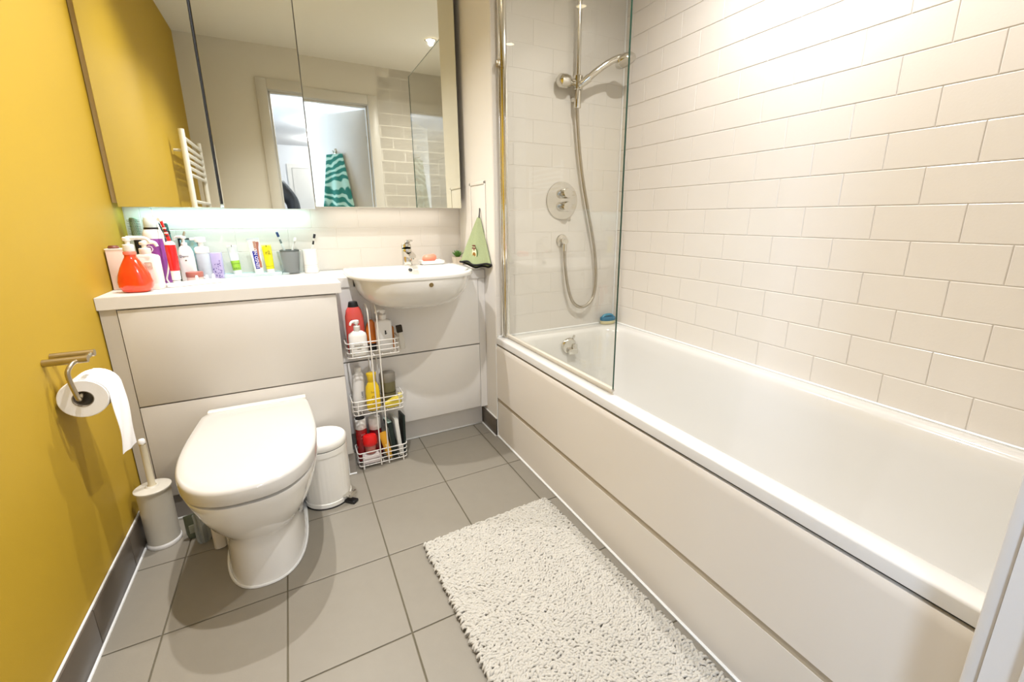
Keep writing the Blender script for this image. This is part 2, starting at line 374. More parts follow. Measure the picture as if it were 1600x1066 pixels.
for x, hw, lb, nm, c1, es in ((.36, .33, 'cool white strip light under the mirror cabinet by the yellow wall', 'strip_cool', (170, 245, 255), 1.5), (1.02, .30, 'added warm white strip light under the mirror cabinet above the basin', 'strip_warm_added', (255, 244, 230), .5)):  # the warm strip is an added fitting to brighten the basin backsplash
    t = thing('under_cabinet_light', lb, 'light', (x, -.050, 1.1425 if x < .5 else 1.1525), group='strip lights under the mirror cabinet')
    part(t, 'housing', box(-hw, hw, -.02, .02, .004, .0215 if x < .5 else .0115, .002), WPLA)
    part(t, 'diffuser', box(-hw+.02, hw-.02, -.012, .012, -.001, .004, .001), mat(nm, (240, 250, 250), .4, emit=c1, estr=es))

# ------------------------------------------------------------------ bath, panel, screen
t = thing('bathtub', 'long white bathtub along the tiled wall', 'bathtub', (1.75, -1.33, 0))
X0, X1, Y0, Y1 = 1.3975, W2-.001, YF+.001, D-.001
rings = [rrect(X0+.006, X1, Y0, Y1, HB-.034, .004), rrect(X0, X1, Y0, Y1, HB-.032, .004), rrect(X0, X1, Y0, Y1, HB-.006, .006), rrect(X0+.0015, X1-.001, Y0+.001, Y1-.001, HB-.0018, .008), rrect(X0+.006, X1-.005, Y0+.005, Y1-.005, HB, .010),
         rrect(X0+.050, X1-.046, Y0+.012, Y1-.062, HB-.001, .09, r2=.02), rrect(X0+.058, X1-.055, Y0+.016, Y1-.072, HB-.006, .10, r2=.02), rrect(X0+.065, X1-.063, Y0+.020, Y1-.080, HB-.022, .11, r2=.025),
         rrect(X0+.072, X1-.072, Y0+.026, Y1-.087, HB-.08, .12, r2=.03), rrect(X0+.092, X1-.092, Y0+.05, Y1-.105, .30, .14, r2=.06), rrect(X0+.108, X1-.108, Y0+.08, Y1-.125, .19, .15, r2=.09),
         rrect(X0+.130, X1-.128, Y0+.12, Y1-.15, .145, .15, r2=.10), rrect(X0+.17, X1-.165, Y0+.18, Y1-.20, .128, .14, r2=.10), rrect(X0+.25, X1-.245, Y0+.3, Y1-.30, .122, .09)]
part(t, 'shell', loft(rings, cap0=False), ACRYL, world=True, ang=60)
part(t, 'wall_sealant', join(tube([(X1-.004, Y0, HB+.001), (X1-.004, Y1-.004, HB+.001)], .005, 6), tube([(X0+.01, Y1-.004, HB+.001), (X1-.004, Y1-.004, HB+.001)], .005, 6)), SEAL, world=True)
wst = part(t, 'waste', move(cyl(.032, .004, 24, .001), 1.755, -.83, .1225), CHROME, world=True)
# overflow bath filler on the tap end
fx, fy, fz = 1.760, -.5475, .462
f = part(t, 'overflow_filler', join(along(lathe([(.040, 0), (.043, .004), (.042, .012), (.036, .018), (.001, .020)], 32), (fx, fy, fz), (0, -1, -.12))), CHROME, world=True)
part(f, 'spout', join(box(fx-.012, fx+.043, fy-.034, fy-.010, fz-.042, fz-.012, .006), box(fx+.012, fx+.042, fy-.030, fy-.012, fz-.040, fz+.010, .008)), CHROME, world=True)
part(f, 'turning_lever', xf(box(-.005, .005, -.007, .004, 0, .02, .002), Matrix.Translation((fx+.02, fy-.012, fz+.036)) @ rotm('Y', .5)), CHROME, world=True)
prof = [(1.430, .004), (1.4000, .004), (1.4000, .195), (1.4030, .1955), (1.4030, .219), (1.3955, .2195), (1.3955, .468), (1.3965, .480), (1.401, .489), (1.409, .493), (1.430, .494)]
pn = part(t, 'side_panel', loft([[(x, Y0, z) for x, z in prof], [(x, Y1, z) for x, z in prof]]), PANEL, 'pale side panel with a recessed groove along it', world=True, ang=28)
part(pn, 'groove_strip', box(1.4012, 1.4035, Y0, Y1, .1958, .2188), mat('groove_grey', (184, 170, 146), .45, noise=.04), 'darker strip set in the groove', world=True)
part(pn, 'sealant_bead', tube([(1.3995, Y0, .004), (1.3995, Y1, .004)], .0055, 6), SEAL, world=True)
part(pn, 'corner_bead', tube([(1.3965, Y1-.001, .004), (1.3965, Y1-.001, .496)], .0028, 6), SEAL, world=True)
part(pn, 'shadow_gap', box(1.4035, 1.428, Y0, Y1, .4945, .4995), BLACK, 'dark joint under the bath rim', world=True)

t = thing('bath_screen', 'clear glass bath screen hinged at the tap end', 'shower screen', (1.438, -.49, HB))
bm = box(1.4355, 1.4415, -1.297, -.507, HB+.016, 2.08, .0006, 1)
for fc in bm.faces:
    if abs(fc.normal.x) < .9: fc.material_index = 1
part(t, 'glass', bm, GLASS, world=True, m2=GEDGE)
part(t, 'hinge_post', join(box(1.424, 1.452, -.480, -.4615, HB+.002, 2.08, .003), tube([(1.4385, -.492, HB+.002), (1.4385, -.492, 2.08)], .011, 14)), CHROME, world=True)
part(t, 'hinge_post', join(box(1.432, 1.445, -.520, -.500, HB+.004, 2.08, .002)), CHROME, world=True)
part(t, 'bottom_seal', join(box(1.431, 1.446, -1.297, -.507, HB+.010, HB+.022, .002), box(1.4365, 1.4405, -1.297, -.507, HB+.0015, HB+.012, .001)), mat('seal_rubber', (214, 206, 190), .4, noise=.05), 'beige rubber sealing strip', world=True)
part(t, 'hinge_clip', move(lathe([(.001, 0), (.011, .002), (.012, .02), (.008, .028), (.001, .03)], 16), 1.4225, -.485, 1.71), STEEL, world=True)

# ------------------------------------------------------------------ shower set
t = thing('shower_rail', 'chrome riser rail with hand shower and slider on the tap wall', 'shower', (1.82, D, 1.6))
part(t, 'rail', tube([(1.818, -.497, 1.612), (1.818, -.497, 2.36)], .0105, 16), CHROME, world=True)
part(t, 'wall_bracket', join(along(cyl(.015, .046, 16), (1.818, D-.0003, 1.635), (0, -1, 0)), along(cyl(.0165, .075, 16, .002), (1.818, -.497, 1.592), (0, 0, 1))), CHROME, world=True)
part(t, 'wall_bracket', along(cyl(.014, .046, 16), (1.818, D-.0003, 2.33), (0, -1, 0)), CHROME, world=True)
sl = part(t, 'slider', join(along(cyl(.023, .062, 20, .003), (1.818, -.497, 1.668), (0, 0, 1)), along(lathe([(.014, 0), (.015, .022), (.026, .034), (.031, .055), (.029, .082), (.015, .094), (.001, .095)], 20), (1.803, -.497, 1.698), (-1, 0, 0))), CHROME, world=True)
part(sl, 'cone_holder', along(lathe([(.016, -.022), (.019, .022), (.014, .024)], 20), (1.836, -.53, 1.702), (.62, -.45, .55)), CHROME, world=True)
hs = part(t, 'hand_shower', tube([(1.812, -.513, 1.680), (1.838, -.532, 1.704), (1.872, -.548, 1.735), (1.915, -.565, 1.768), (1.955, -.58, 1.792), (1.985, -.59, 1.803)], [.0125, .0145, .015, .014, .0135, .015], 14, smooth=5), CHROME, world=True)
part(hs, 'spray_head', along(lathe([(.001, .022), (.022, .020), (.042, .008), (.049, -.004), (.048, -.014), (.044, -.017), (.001, -.017)], 32), (2.012, -.588, 1.800), (-.25, .35, 1)), CHROME, world=True)
part(t, 'hose', tube([(1.812, -.513, 1.682), (1.806, -.507, 1.65), (1.815, -.498, 1.60), (1.838, -.490, 1.432), (1.872, -.488, 1.255), (1.945, -.488, .968), (1.968, -.488, .80), (1.955, -.489, .695), (1.915, -.49, .650), (1.867, -.49, .642), (1.82, -.49, .678), (1.789, -.49, .76), (1.772, -.49, .86), (1.767, -.49, .935)], .0075, 10, smooth=8), mat('hose_metal', (200, 192, 178), .32, metal=1, noise=.3, nscale=300, bump=.5, bscale=400), world=True)
t = thing('shower_valve', 'round chrome mixer valve plate with two lever knobs on tap wall', 'shower valve', (1.764, D, 1.178))
part(t, 'plate', along(lathe([(.088, 0), (.090, .002), (.088, .006), (.001, .008)], 48), (0, -.0003, 0), (0, -1, 0)), CHROME)
for z, nm in ((.034, 'upper'), (-.028, 'lower')):
    k = part(t, 'control_knob', along(lathe([(.024, 0), (.024, .034), (.021, .042), (.001, .043)], 28), (.008, -.006, z), (0, -1, 0)), CHROME)
    part(k, 'lever', box(.0, .048, -.048, -.036, z-.009, z+.009, .004), CHROME)
t = thing('hose_outlet', 'small chrome hose outlet elbow below the mixer valve', 'hose outlet', (1.767, D, .985))
part(t, 'rosette', along(lathe([(.032, 0), (.033, .003), (.030, .008), (.016, .012), (.001, .013)], 28), (0, -.0003, 0), (0, -1, 0)), CHROME)
part(t, 'elbow', join(along(lathe([(.015, 0), (.017, .022), (.014, .032), (.001, .034)], 20), (0, -.010, .002), (0, -1, -.15)), tube([(0, -.03, -.005), (0, -.03, -.05)], .0105, 14)), CHROME)

# ------------------------------------------------------------------ toilet
def dring(w, f, b, wb, z, cx=.39, n=2.5, k=.40):
    L = min(.31, (b-f)*k*1.35); ym = f+L; out = []
    for i in range(33):
        a = PI*i/32; c, s = math.cos(a), math.sin(a)
        out.append((cx+w*math.copysign(abs(c)**(2/n), c), ym-L*abs(s)**(2/n), z))
    rc = min(.03, wb*.2)
    for i in range(1, 7): u = i/7; out.append((cx-(w+(wb-w)*u**1.5), ym+(b-rc-ym)*u, z))
    for i in range(0, 5): a = PI/2*i/4; out.append((cx-wb+rc-rc*math.cos(a), b-rc+rc*math.sin(a), z))
    for i in range(1, 4): out.append((cx-wb+rc+(2*wb-2*rc)*i/4, b, z))
    for i in range(0, 5): a = PI/2*(1-i/4); out.append((cx+wb-rc+rc*math.cos(a), b-rc+rc*math.sin(a), z))
    for i in range(6, 0, -1): u = i/7; out.append((cx+(w+(wb-w)*u**1.5), ym+(b-rc-ym)*u, z))
    return out
t = thing('toilet', 'white back-to-wall toilet with its lid closed', 'toilet', (.39, -.75, 0))
part(t, 'pan', loft([dring(.117, -.972, A-.001, .114, .001, .385), dring(.114, -.966, A-.001, .112, .05, .385), dring(.113, -.962, A-.001, .113, .12, .385), dring(.116, -.965, A-.001, .120, .155, .386), dring(.130, -.990, A-.001, .135, .185, .387),
      dring(.150, -1.032, A-.001, .15, .23, .389), dring(.166, -1.068, A-.001, .156, .285), dring(.176, -1.092, A-.001, .162, .335), dring(.180, -1.103, A-.001, .163, .358), dring(.1795, -1.103, A-.001, .163, .3640), dring(.172, -1.090, A-.001, .158, .3655)]), CERAM, world=True, ang=55)
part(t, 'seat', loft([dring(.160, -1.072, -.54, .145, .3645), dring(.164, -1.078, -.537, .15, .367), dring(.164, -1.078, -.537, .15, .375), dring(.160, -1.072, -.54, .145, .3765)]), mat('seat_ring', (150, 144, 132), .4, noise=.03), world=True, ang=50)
part(t, 'lid', loft([dring(.178, -1.103, -.536, .163, .3755), dring(.183, -1.111, -.533, .168, .3775), dring(.1835, -1.112, -.532, .1685, .386), dring(.1835, -1.112, -.532, .1685, .409), dring(.1820, -1.109, -.534, .1675, .4165), dring(.177, -1.101, -.538, .163, .4205), dring(.160, -1.075, -.555, .146, .4220), dring(.11, -.98, -.62, .10, .4228)]), mat('seat_plastic', (206, 202, 194), .12, coat=.4, noise=.01), world=True, ang=55)
part(t, 'hinge_bar', join(box(.236, .552, -.531, -.497, .369, .4215, .006), box(.27, .31, -.54, -.50, .369, .405, .006), box(.47, .51, -.54, -.50, .369, .405, .006)), mat('hinge_plastic', (233, 228, 216), .2, noise=.02), world=True)
for x in (.279, .501): part(t, 'fixing_cap', along(cyl(.008, .004, 14, .001), (x, -.60, .05), (1 if x > .39 else -1, 0, 0)), WPLA, world=True)
ft = [Vector(p) for p in dring(.119, -.975, A-.003, .116, .003, .385)]
part(t, 'sealant_bead', tube(ft[:46]+ft[-10:], .0045, 6, closed=True), SEAL, world=True)

# ------------------------------------------------------------------ basin and tap
t = thing('basin', 'white semi-recessed ceramic basin on the vanity unit', 'basin', (1.03, -.35, .72))
def bring(hw, f, b, z, n=2.7, cx=1.036, N=72, flat=.5):
    out = []; ym = b-(b-f)*.38
    for i in range(N):
        a = 2*PI*i/N; c, s = math.cos(a), math.sin(a)
        nn = n if s < 0 else 9
        x = cx+hw*math.copysign(abs(c)**(2/nn), c)
        y = ym+((b-ym) if s > 0 else (ym-f))*math.copysign(abs(s)**(2/nn), s)
        out.append((x, y, z))
    return out
R = [bring(.10, -.46, -.22, .716), bring(.155, -.50, -.19, .722), bring(.20, -.535, -.165, .742), bring(.228, -.562, -.155, .772), bring(.243, -.577, -.152, .805), bring(.249, -.584, -.151, .835), bring(.2545, -.585, -.1505, .8515),
     bring(.271, -.5875, -.125, .8520), bring(.273, -.589, -.123, .860), bring(.272, -.588, -.124, .868), bring(.266, -.580, -.130, .8725), bring(.244, -.566, -.20, .8715), bring(.236, -.556, -.212, .866),
     bring(.226, -.542, -.22, .845), bring(.205, -.52, -.23, .81), bring(.165, -.48, -.25, .775), bring(.11, -.43, -.28, .760), bring(.05, -.38, -.32, .756)]
part(t, 'bowl', loft(R), CERAM, world=True, ang=60)
part(t, 'overflow_ring', along(lathe([(.010, 0), (.0125, .001), (.0125, .003), (.009, .003), (.008, .001)], 20, caps=False), (1.062, -.217, .853), (0, -1, .5)), CHROME, world=True)
part(t, 'overflow_hole', along(cyl(.0095, .0012, 20), (1.062, -.2172, .853), (0, -1, .5)), BLACK, 'dark overflow opening', world=True)
part(t, 'front_plug', along(cyl(.0095, .002, 20, .0005), (1.058, -.5815, .829), (0, -1, -.1)), mat('bronze_plug', (150, 128, 84), .35, metal=.7, noise=.1), 'small brown round plug on the basin front', world=True)
part(t, 'waste', move(cyl(.03, .004, 24, .001), 1.03, -.35, .7565), CHROME, world=True)
t = thing('basin_tap', 'chrome single-lever mixer tap on the basin deck', 'tap', (1.062, -.166, .8715))
part(t, 'body', lathe([(.026, 0), (.026, .004), (.0235, .006), (.0235, .075), (.022, .08), (.001, .081)], 32), CHROME)
part(t, 'spout', loft([[(x*.019, y, z) for x, y, z in ((-1, 0, .042), (1, 0, .042), (1, 0, .072), (-1, 0, .072))], [(x*.018, -.06, z) for x, z in ((-1, .046), (1, .046), (1, .066), (-1, .066))], [(x*.016, -.112, z) for x, z in ((-1, .043), (1, .043), (1, .056), (-1, .056))]]), CHROME)
lv = part(t, 'lever', xf(join(lathe([(.0235, 0), (.0235, .016), (.020, .022), (.001, .024)], 28), box(-.017, .017, -.075, .0, .010, .020, .004)), Matrix.Translation((0, 0, .082)) @ rotm('X', -.35)), CHROME)
part(t, 'aerator', move(cyl(.011, .006, 18), 0, -.098, .037), CHROME)

# ------------------------------------------------------------------ small things on the basin and nook
def pump(t, z, rc=.012, hc=.012, hs=.02, nl=.045, ang=0, m=WPLA, droop=.012, rh=.010, hh=.012):
    """pump dispenser on a neck at height z: collar, stem and spouted head"""
    part(t, 'collar', move(lathe([(rc*.9, 0), (rc, .002), (rc, hc-.002), (rc*.85, hc)], 20), 0, 0, z), m)
    c, s = math.cos(ang), math.sin(ang); zt = z+hc+hs
    b = join(move(lathe([(rc*.42, 0), (rc*.42, hs)], 12), 0, 0, z+hc-.001), move(lathe([(rh*.7, 0), (rh, .003), (rh, hh-.003), (rh*.7, hh)], 16), 0, 0, zt-.002),
             tube([(0, 0, zt+hh*.55), (c*nl*.55, s*nl*.55, zt+hh*.6), (c*nl*.85, s*nl*.85, zt+hh*.35), (c*nl, s*nl, zt+hh*.5-droop)], [rh*.62, rh*.55, rh*.48, rh*.40], 10, smooth=3))
    part(t, 'pump_head', b, m)
DZ0 = .8722
t = thing('soap_dish', 'white rectangular soap dish on the basin beside the tap', 'soap dish', (1.182, -.168, DZ0))
part(t, 'dish', loft([rrect(-.052, .052, -.030, .030, 0, .010), rrect(-.058, .058, -.036, .036, .004, .012), rrect(-.060, .060, -.038, .038, .019, .012), rrect(-.055, .055, -.033, .033, .019, .010), rrect(-.050, .050, -.029, .029, .011, .009)]), CERAM)
single('soap_bar', lathe([(.001, -.017), (.7, -.0165), (.93, -.010), (1, 0), (.93, .010), (.7, .017), (.001, .018)], 32, .036, .024, 2.4), mat('peach_soap', (250, 148, 118), .35, noise=.06, nscale=30), 'peach soap bar lying on the white soap dish', 'soap', (1.172, -.168, DZ0+.0295), rot=(0, -.12, .1))
t = thing('potted_plant', 'tiny green plant in a beige pot behind the basin corner', 'plant', (1.356, -.065, H))
part(t, 'pot', loft([rrect(-.021, .021, -.021, .021, .0005, .004), rrect(-.026, .026, -.026, .026, .044, .005), rrect(-.022, .022, -.022, .022, .044, .004), rrect(-.021, .021, -.021, .021, .036, .004)]), mat('pot_beige', (228, 214, 190), .6, noise=.1))
part(t, 'soil', move(cyl(.019, .004, 16), 0, 0, .034), mat('soil', (70, 52, 36), .9, noise=.4))
LEAF = mat('leaf_green', (96, 150, 58), .5, noise=.35, nscale=60)
for k in range(17):
    a = k*2.4; tl = .25+.75*(k/17); h = .040-.010*tl
    bm = loft([[(w*x*1.3, u*.044, (.6*u-.6*u*u)*.02*x*x) for x in (-1, -.4, .4, 1)] for u, w in ((0, .0025), (.3, .0050), (.6, .0045), (.85, .0024), (1, .0004))], False, False, closed=False)
    xf(bm, Matrix.Translation((0, 0, .036)) @ rotm('Z', a) @ rotm('X', PI/2-tl*.9))
    bmesh.ops.solidify(bm, geom=bm.faces[:], thickness=.001)
    part(t, 'leaf', bm, LEAF)

# hand towel on the hatch
t = thing('hand_towel', 'small green hand towel with black trim hanging beside the basin', 'towel', (W1-.02, -.315, 1.09))
TG = mat('towel_green', (168, 178, 138), .95, noise=.12, nscale=220, bump=.6, bscale=700, col2=(148, 160, 114))
NT = 60; ringsT = []
TT = Vector((.43, -.90, 0)); TNV = Vector((-.90, -.43, 0))
def tcen(v): return Vector((1.384, -.312, 0)).lerp(Vector((1.352, -.335, 0)), v)
def tring(v):
    out = []
    for i in range(NT):
        a = 2*PI*i/NT; w = .008+.096*v**.95; dp = .006+.018*v
        s_ = math.cos(a); front = math.sin(a)
        fold = math.sin(s_*7+.6)*.007*v+math.sin(s_*3.1+2)*.004*v
        p = tcen(v)+TT*(s_*w)+TNV*(front*dp+(fold if front > 0 else fold*.5))
        zb = (.884-.006*math.sin(s_*5+.4)-.004*s_) if front > 0 else (.862+.012*s_*s_+.005*math.sin(s_*6))
        k = abs(front)**.5; zb = zb*k+(.880)*(1-k)
        zb += .012*max(0, -s_-.6)
        out.append((min(p.x, W1-.0048), p.y, 1.100+(zb-1.100)*v))
    return out
for k in range(13): ringsT.append(tring(k/12))
bm = loft(ringsT, True, False); bmesh.ops.solidify(bm, geom=bm.faces[:], thickness=.002)
part(t, 'cloth', bm, TG, world=True, ang=80)
part(t, 'trim', tube(tring(1), .0046, 8, closed=True), mat('trim_black', (22, 22, 24), .8, bump=.3, noise=.2), 'black edging', world=True)
part(t, 'hanging_loop', tube([(W1-.016, -.314, 1.096), (W1-.014, -.316, 1.112), (W1-.009, -.309, 1.128), (W1-.006, -.303, 1.142), (W1-.007, -.309, 1.135), (W1-.014, -.320, 1.108), (W1-.016, -.320, 1.096)], .0020, 6, smooth=3), BLACK, 'black loop', world=True)
# embroidered avocado on the towel front
def patch(rx, rz, zc, lift, pts=24, pear=0, off=.012):
    o = tcen(.74)+TT*off+TNV*(.0295+lift); rows = ([], [])
    for i in range(pts):
        a = 2*PI*i/pts; s_ = math.sin(a); k = 1-pear*(s_+1)/2
        p = o+TT*(rx*k*math.cos(a)); p.z = zc+rz*s_
        rows[0].append(p+TNV*0); rows[1].append(p+TNV*.0016)
    return loft(rows)
az = .936
part(t, 'avocado_skin', patch(.0205, .032, az, -.004, pear=.30), mat('avocado_green', (88, 120, 52), .9, bump=.3, noise=.2), 'embroidered avocado', world=True)
part(t, 'avocado_flesh', patch(.017, .0275, az, -.0022, pear=.32), mat('avocado_cream', (243, 236, 196), .9, bump=.3, noise=.05), world=True)
part(t, 'avocado_stone', patch(.0096, .0108, az-.010, -.0006), mat('avocado_stone', (150, 105, 34), .9, bump=.3, noise=.1), world=True)
for zz, rx, rz in ((.020, .014, .0034), (.032, .0125, .0032), (.012, .007, .002)):
    part(t, 'embroidered_band', patch(rx, rz, az+zz, -.0006, 12), mat('embroidery_brown', (112, 58, 48), .9, bump=.3, noise=.2), world=True)

# ------------------------------------------------------------------ toiletries on the worktop
HZ = H+.0006
t = thing('hand_soap_bottle', 'bulging red-orange liquid soap bottle at the worktop front corner', 'soap bottle', (.090, -.393, HZ), -.15)
ORG = mat('orange_liquid', (226, 38, 14), .10, coat=.6, spec=.6, noise=.0, col2=(246, 84, 24), nscale=26)
part(t, 'body', loft([sring(*a, N=40) for a in ((.030, .020, 0, 2.6), (.038, .026, .004, 2.6), (.0465, .031, .020, 2.4), (.0475, .032, .036, 2.3), (.043, .030, .060, 2.2), (.034, .025, .085, 2), (.023, .019, .106, 2), (.0165, .0155, .118, 2), (.0155, .015, .126, 2))]), ORG, ang=60)
part(t, 'neck_ring', move(lathe([(.016, 0), (.0175, .001), (.0175, .009), (.016, .011)], 24), 0, 0, .1255), mat('coral_plastic', (246, 120, 98), .25, noise=.03))
pump(t, .1365, .0155, .024, .012, .060, .12, droop=.016, rh=.012, hh=.014)
t = thing('lotion_bottle', 'boxy white lotion pump bottle behind the red-orange soap bottle', 'lotion bottle', (.119, -.338, HZ), -.1)
part(t, 'body', loft([sring(*a, N=40) for a in ((.033, .021, 0, 5), (.0355, .023, .003, 5), (.0355, .023, .018, 5), (.0345, .022, .022, 5), (.0355, .023, .026, 5), (.0350, .023, .112, 5), (.032, .020, .119, 4), (.017, .015, .124, 2.5))]), mat('cream_plastic', (245, 238, 224), .3, noise=.02))
part(t, 'emblem', join(box(-.002, .020, -.0245, -.0225, .074, .096, .003), box(.003, .015, -.0255, -.0235, .080, .090, .002)), mat('emblem_cream', (226, 214, 192), .5, noise=.05), 'square embossed emblem')
pump(t, .124, .0165, .020, .012, .036, .05, mat('cream_plastic', (245, 238, 224)), droop=.014, rh=.0125, hh=.013)
t = thing('carton', 'pale pink carton with a brown top by the yellow wall', 'carton', (.029, -.285, HZ))
part(t, 'box', box(-.024, .024, -.022, .022, 0, .140, .002), mat('pale_pink_card', (238, 214, 200), .6, noise=.05))
part(t, 'flap', box(-.025, .025, -.023, .023, .138, .1425, .001), mat('card_edge', (250, 240, 230), .6, noise=.03))
part(t, 'brown_top', move(lathe([(.014, 0), (.016, .004), (.012, .010), (.001, .011)], 20), -.004, -.004, .1425), mat('brown_top', (120, 58, 30), .5, noise=.2), 'brown cap')
t = thing('spray_can', 'tall purple and white hair spray can with domed clear cap', 'spray can', (.122, -.205, HZ))
part(t, 'can', lathe([(.029, 0), (.031, .002), (.031, .176), (.030, .190), (.025, .203), (.0215, .206)], 40), mat('can_white', (240, 236, 236), .3, noise=.02))
part(t, 'label_wrap', lathe([(.0313, .006), (.0316, .007), (.0316, .170), (.0313, .171)], 40, caps=False), mat('purple_label', (142, 60, 150), .4, noise=.08), 'purple printed label')
part(t, 'collar', lathe([(.0225, .2045), (.0235, .206), (.0235, .211), (.0225, .212)], 32), BLACK, 'black collar')
part(t, 'cap', lathe([(.021, .2115), (.022, .213), (.0215, .238), (.018, .248), (.001, .251)], 32), mat('cap_pale', (226, 240, 240), .25, noise=.03))
tx = wrap(stand(xf(text('OU', .034), rotm('Z', PI/2))), .0317); part(t, 'lettering', xf(move(tx, 0, 0, .147), rotm('Z', -.35)), mat('print_white', (244, 236, 246), .5, noise=.02), 'white letters reading upwards')
tx = wrap(stand(xf(text('HAIR', .011), rotm('Z', PI/2))), .0317); part(t, 'lettering', xf(move(tx, 0, 0, .066), rotm('Z', .2)), MATS['print_white'])
def bristles(t, name, r, z0, z1, m, rows=12, per=14, L=.006):
    bm = None
    for i in range(rows):
        for k in range(per):
            a = 2*PI*(k+.5*(i % 2))/per; z = z0+(z1-z0)*i/(rows-1)
            b = along(lathe([(.0011, 0), (.0006, L)], 4), (r*math.cos(a), r*math.sin(a), z), (math.cos(a), math.sin(a), 0))
            bm = b if bm is None else join(bm, b)
    part(t, name, bm, m, kind='stuff')
t = thing('round_hairbrush', 'round hairbrush standing in the corner against the yellow wall', 'hairbrush', (.040, -.062, HZ))
part(t, 'handle', lathe([(.008, 0), (.011, .01), (.009, .09), (.011, .165)], 20), BLACK)
part(t, 'barrel', lathe([(.012, .165), (.0125, .168), (.0125, .240), (.010, .247), (.001, .249)], 24), mat('barrel_sage', (150, 172, 140), .4, noise=.15))
bristles(t, 'bristles', .0125, .170, .238, mat('bristle_dark', (30, 48, 34), .5, noise=.2), 12, 14, .007)
# dark glass with grooming tools
t = thing('tool_tumbler', 'dark green glass tumbler behind the red electric toothbrush', 'tumbler', (.150, -.085, HZ))
part(t, 'cup', lathe([(.024, 0), (.026, .003), (.029, .095), (.0272, .095), (.024, .006), (.001, .005)], 32), mat('dark_green_glass', (46, 74, 58), .1, coat=.5, noise=.1))
def tool(name, label, cat, base, tip, w, d, m, cap=None):
    b, tp = Vector(base), Vector(tip); L = (tp-b).length; q = Vector((0, 0, 1)).rotation_difference((tp-b).normalized())
    t = thing(name, label, cat, b, rot=q.to_euler())
    part(t, 'handle', loft([sring(w*.5*k, d*.5*k, z*L, 3, 16) for k, z in ((.8, 0), (1, .02), (.75, .45), (1.1, .7), (1.2, .97), (.8, 1))]), m)
    return t, L
tk, L = tool('flat_comb', 'black flat comb standing in the dark green tumbler', 'comb', (.150, -.092, H+.012), (.112, -.072, H+.228), .017, .006, mat('comb_black', (32, 36, 42), .45, noise=.1))
part(tk, 'teeth', join(*[box(.009, .017, -.0015, .0015, L*.55+i*.006, L*.55+i*.006+.003) for i in range(14)]), MATS['comb_black'])
tk, L = tool('teal_brush', 'teal handled brush standing in the dark green tumbler', 'brush', (.156, -.080, H+.012), (.137, -.066, H+.226), .013, .008, mat('teal_plastic', (38, 104, 98), .45, noise=.15))
part(tk, 'grip_band', move(cyl(.0085, .012, 16), 0, 0, L*.8), BLACK)
tk, L = tool('tweezers', 'steel tweezers leaning out of the dark green tumbler', 'tweezers', (.140, -.085, H+.012), (.196, -.074, H+.194), .007, .004, STEEL)
part(tk, 'arm', box(-.002, .003, .001, .0035, L*.1, L*.95), STEEL)
# electric toothbrush on its charger
t = thing('toothbrush_charger', 'long white toothbrush charging base with pegs on the worktop', 'charger', (.232, -.275, HZ), .50)
part(t, 'base', loft([rrect(-.088, .088, -.024, .024, 0, .02), rrect(-.090, .090, -.026, .026, .003, .022), rrect(-.089, .088, -.025, .025, .010, .022), rrect(-.084, .082, -.020, .020, .014, .018)]), WPLA)
part(t, 'charging_post', move(cyl(.012, .010, 20, .002), -.055, 0, .012), WPLA)
for x, y, h in ((.010, .004, .020), (.046, .010, .018), (.062, -.006, .022)): part(t, 'peg', move(lathe([(.006, 0), (.0045, h-.003), (.003, h)], 12), x, y, .013), WPLA)
part(t, 'cable', tube([(.100, -.050, 1.141), (.108, -.09, 1.133), (.128, -.170, 1.104), (.146, -.225, 1.070), (.1565, -.243, 1.025), (.1605, -.246, .98), (.1595, -.248, .935), (.153, -.251, .900), (.147, -.256, .873), (.158, -.264, H+.006), (.172, -.266, H+.006)], .0027, 8, smooth=6), WPLA, 'white charging cable', world=True)
part(t, 'cable_loop', tube([(.19, -.20, H+.004), (.215, -.175, H+.012), (.25, -.185, H+.016), (.262, -.21, H+.006), (.235, -.22, H+.005)], .0028, 8, smooth=5), WPLA, world=True)
t = thing('electric_toothbrush', 'red and white electric toothbrush standing on the charging base', 'toothbrush', (.1842, -.3014, HZ+.0236))
RED = mat('brush_red', (226, 22, 26), .25, coat=.4, noise=.04)
part(t, 'foot', lathe([(.0125, 0), (.0135, .002), (.0140, .034)], 24), WPLA)
part(t, 'handle', lathe([(.0142, .034), (.0155, .040), (.0165, .120), (.0155, .128)], 24), RED)
part(t, 'shoulder', lathe([(.0155, .128), (.013, .136), (.007, .141)], 24), WPLA)
nk = part(t, 'brush_neck', tube([(0, 0, .138), (-.002, 0, .155), (-.008, 0, .19), (-.011, 0, .205), (-.013, -.001, .214)], [.0060, .0058, .0042, .0045, .005], 12, smooth=3), RED)
for z, c in ((.158, BLACK), (.168, WPLA), (.176, BLACK), (.185, WPLA)):
    part(nk, 'printed_band', move(lathe([(.0062, 0), (.0060, .004)], 12, caps=False), -.0025-(z-.155)*.16, 0, z), c)
part(t, 'brush_head', along(lathe([(.0065, 0), (.007, .004), (.006, .010)], 16), (-.013, -.002, .216), (-.5, -.9, .1)), mat('bristle_white', (244, 240, 236), .7, bump=.4, noise=.05))
t = thing('body_wash_bottle', 'white pump bottle with printed name behind the electric toothbrush', 'pump bottle', (.196, -.128, HZ))
part(t, 'body', loft([sring(*a, N=36) for a in ((.024, .017, 0, 3), (.0265, .019, .003, 3), (.0262, .019, .085, 3), (.024, .0175, .115, 2.6), (.018, .014, .132, 2.3), (.011, .010, .139, 2))]), WPLA)
part(t, 'lettering', move(wrap(stand(text('Dove', .014)), .030, .0195), -.004, 0, .098), mat('print_dark', (60, 60, 70), .6, noise=.05), 'printed name')
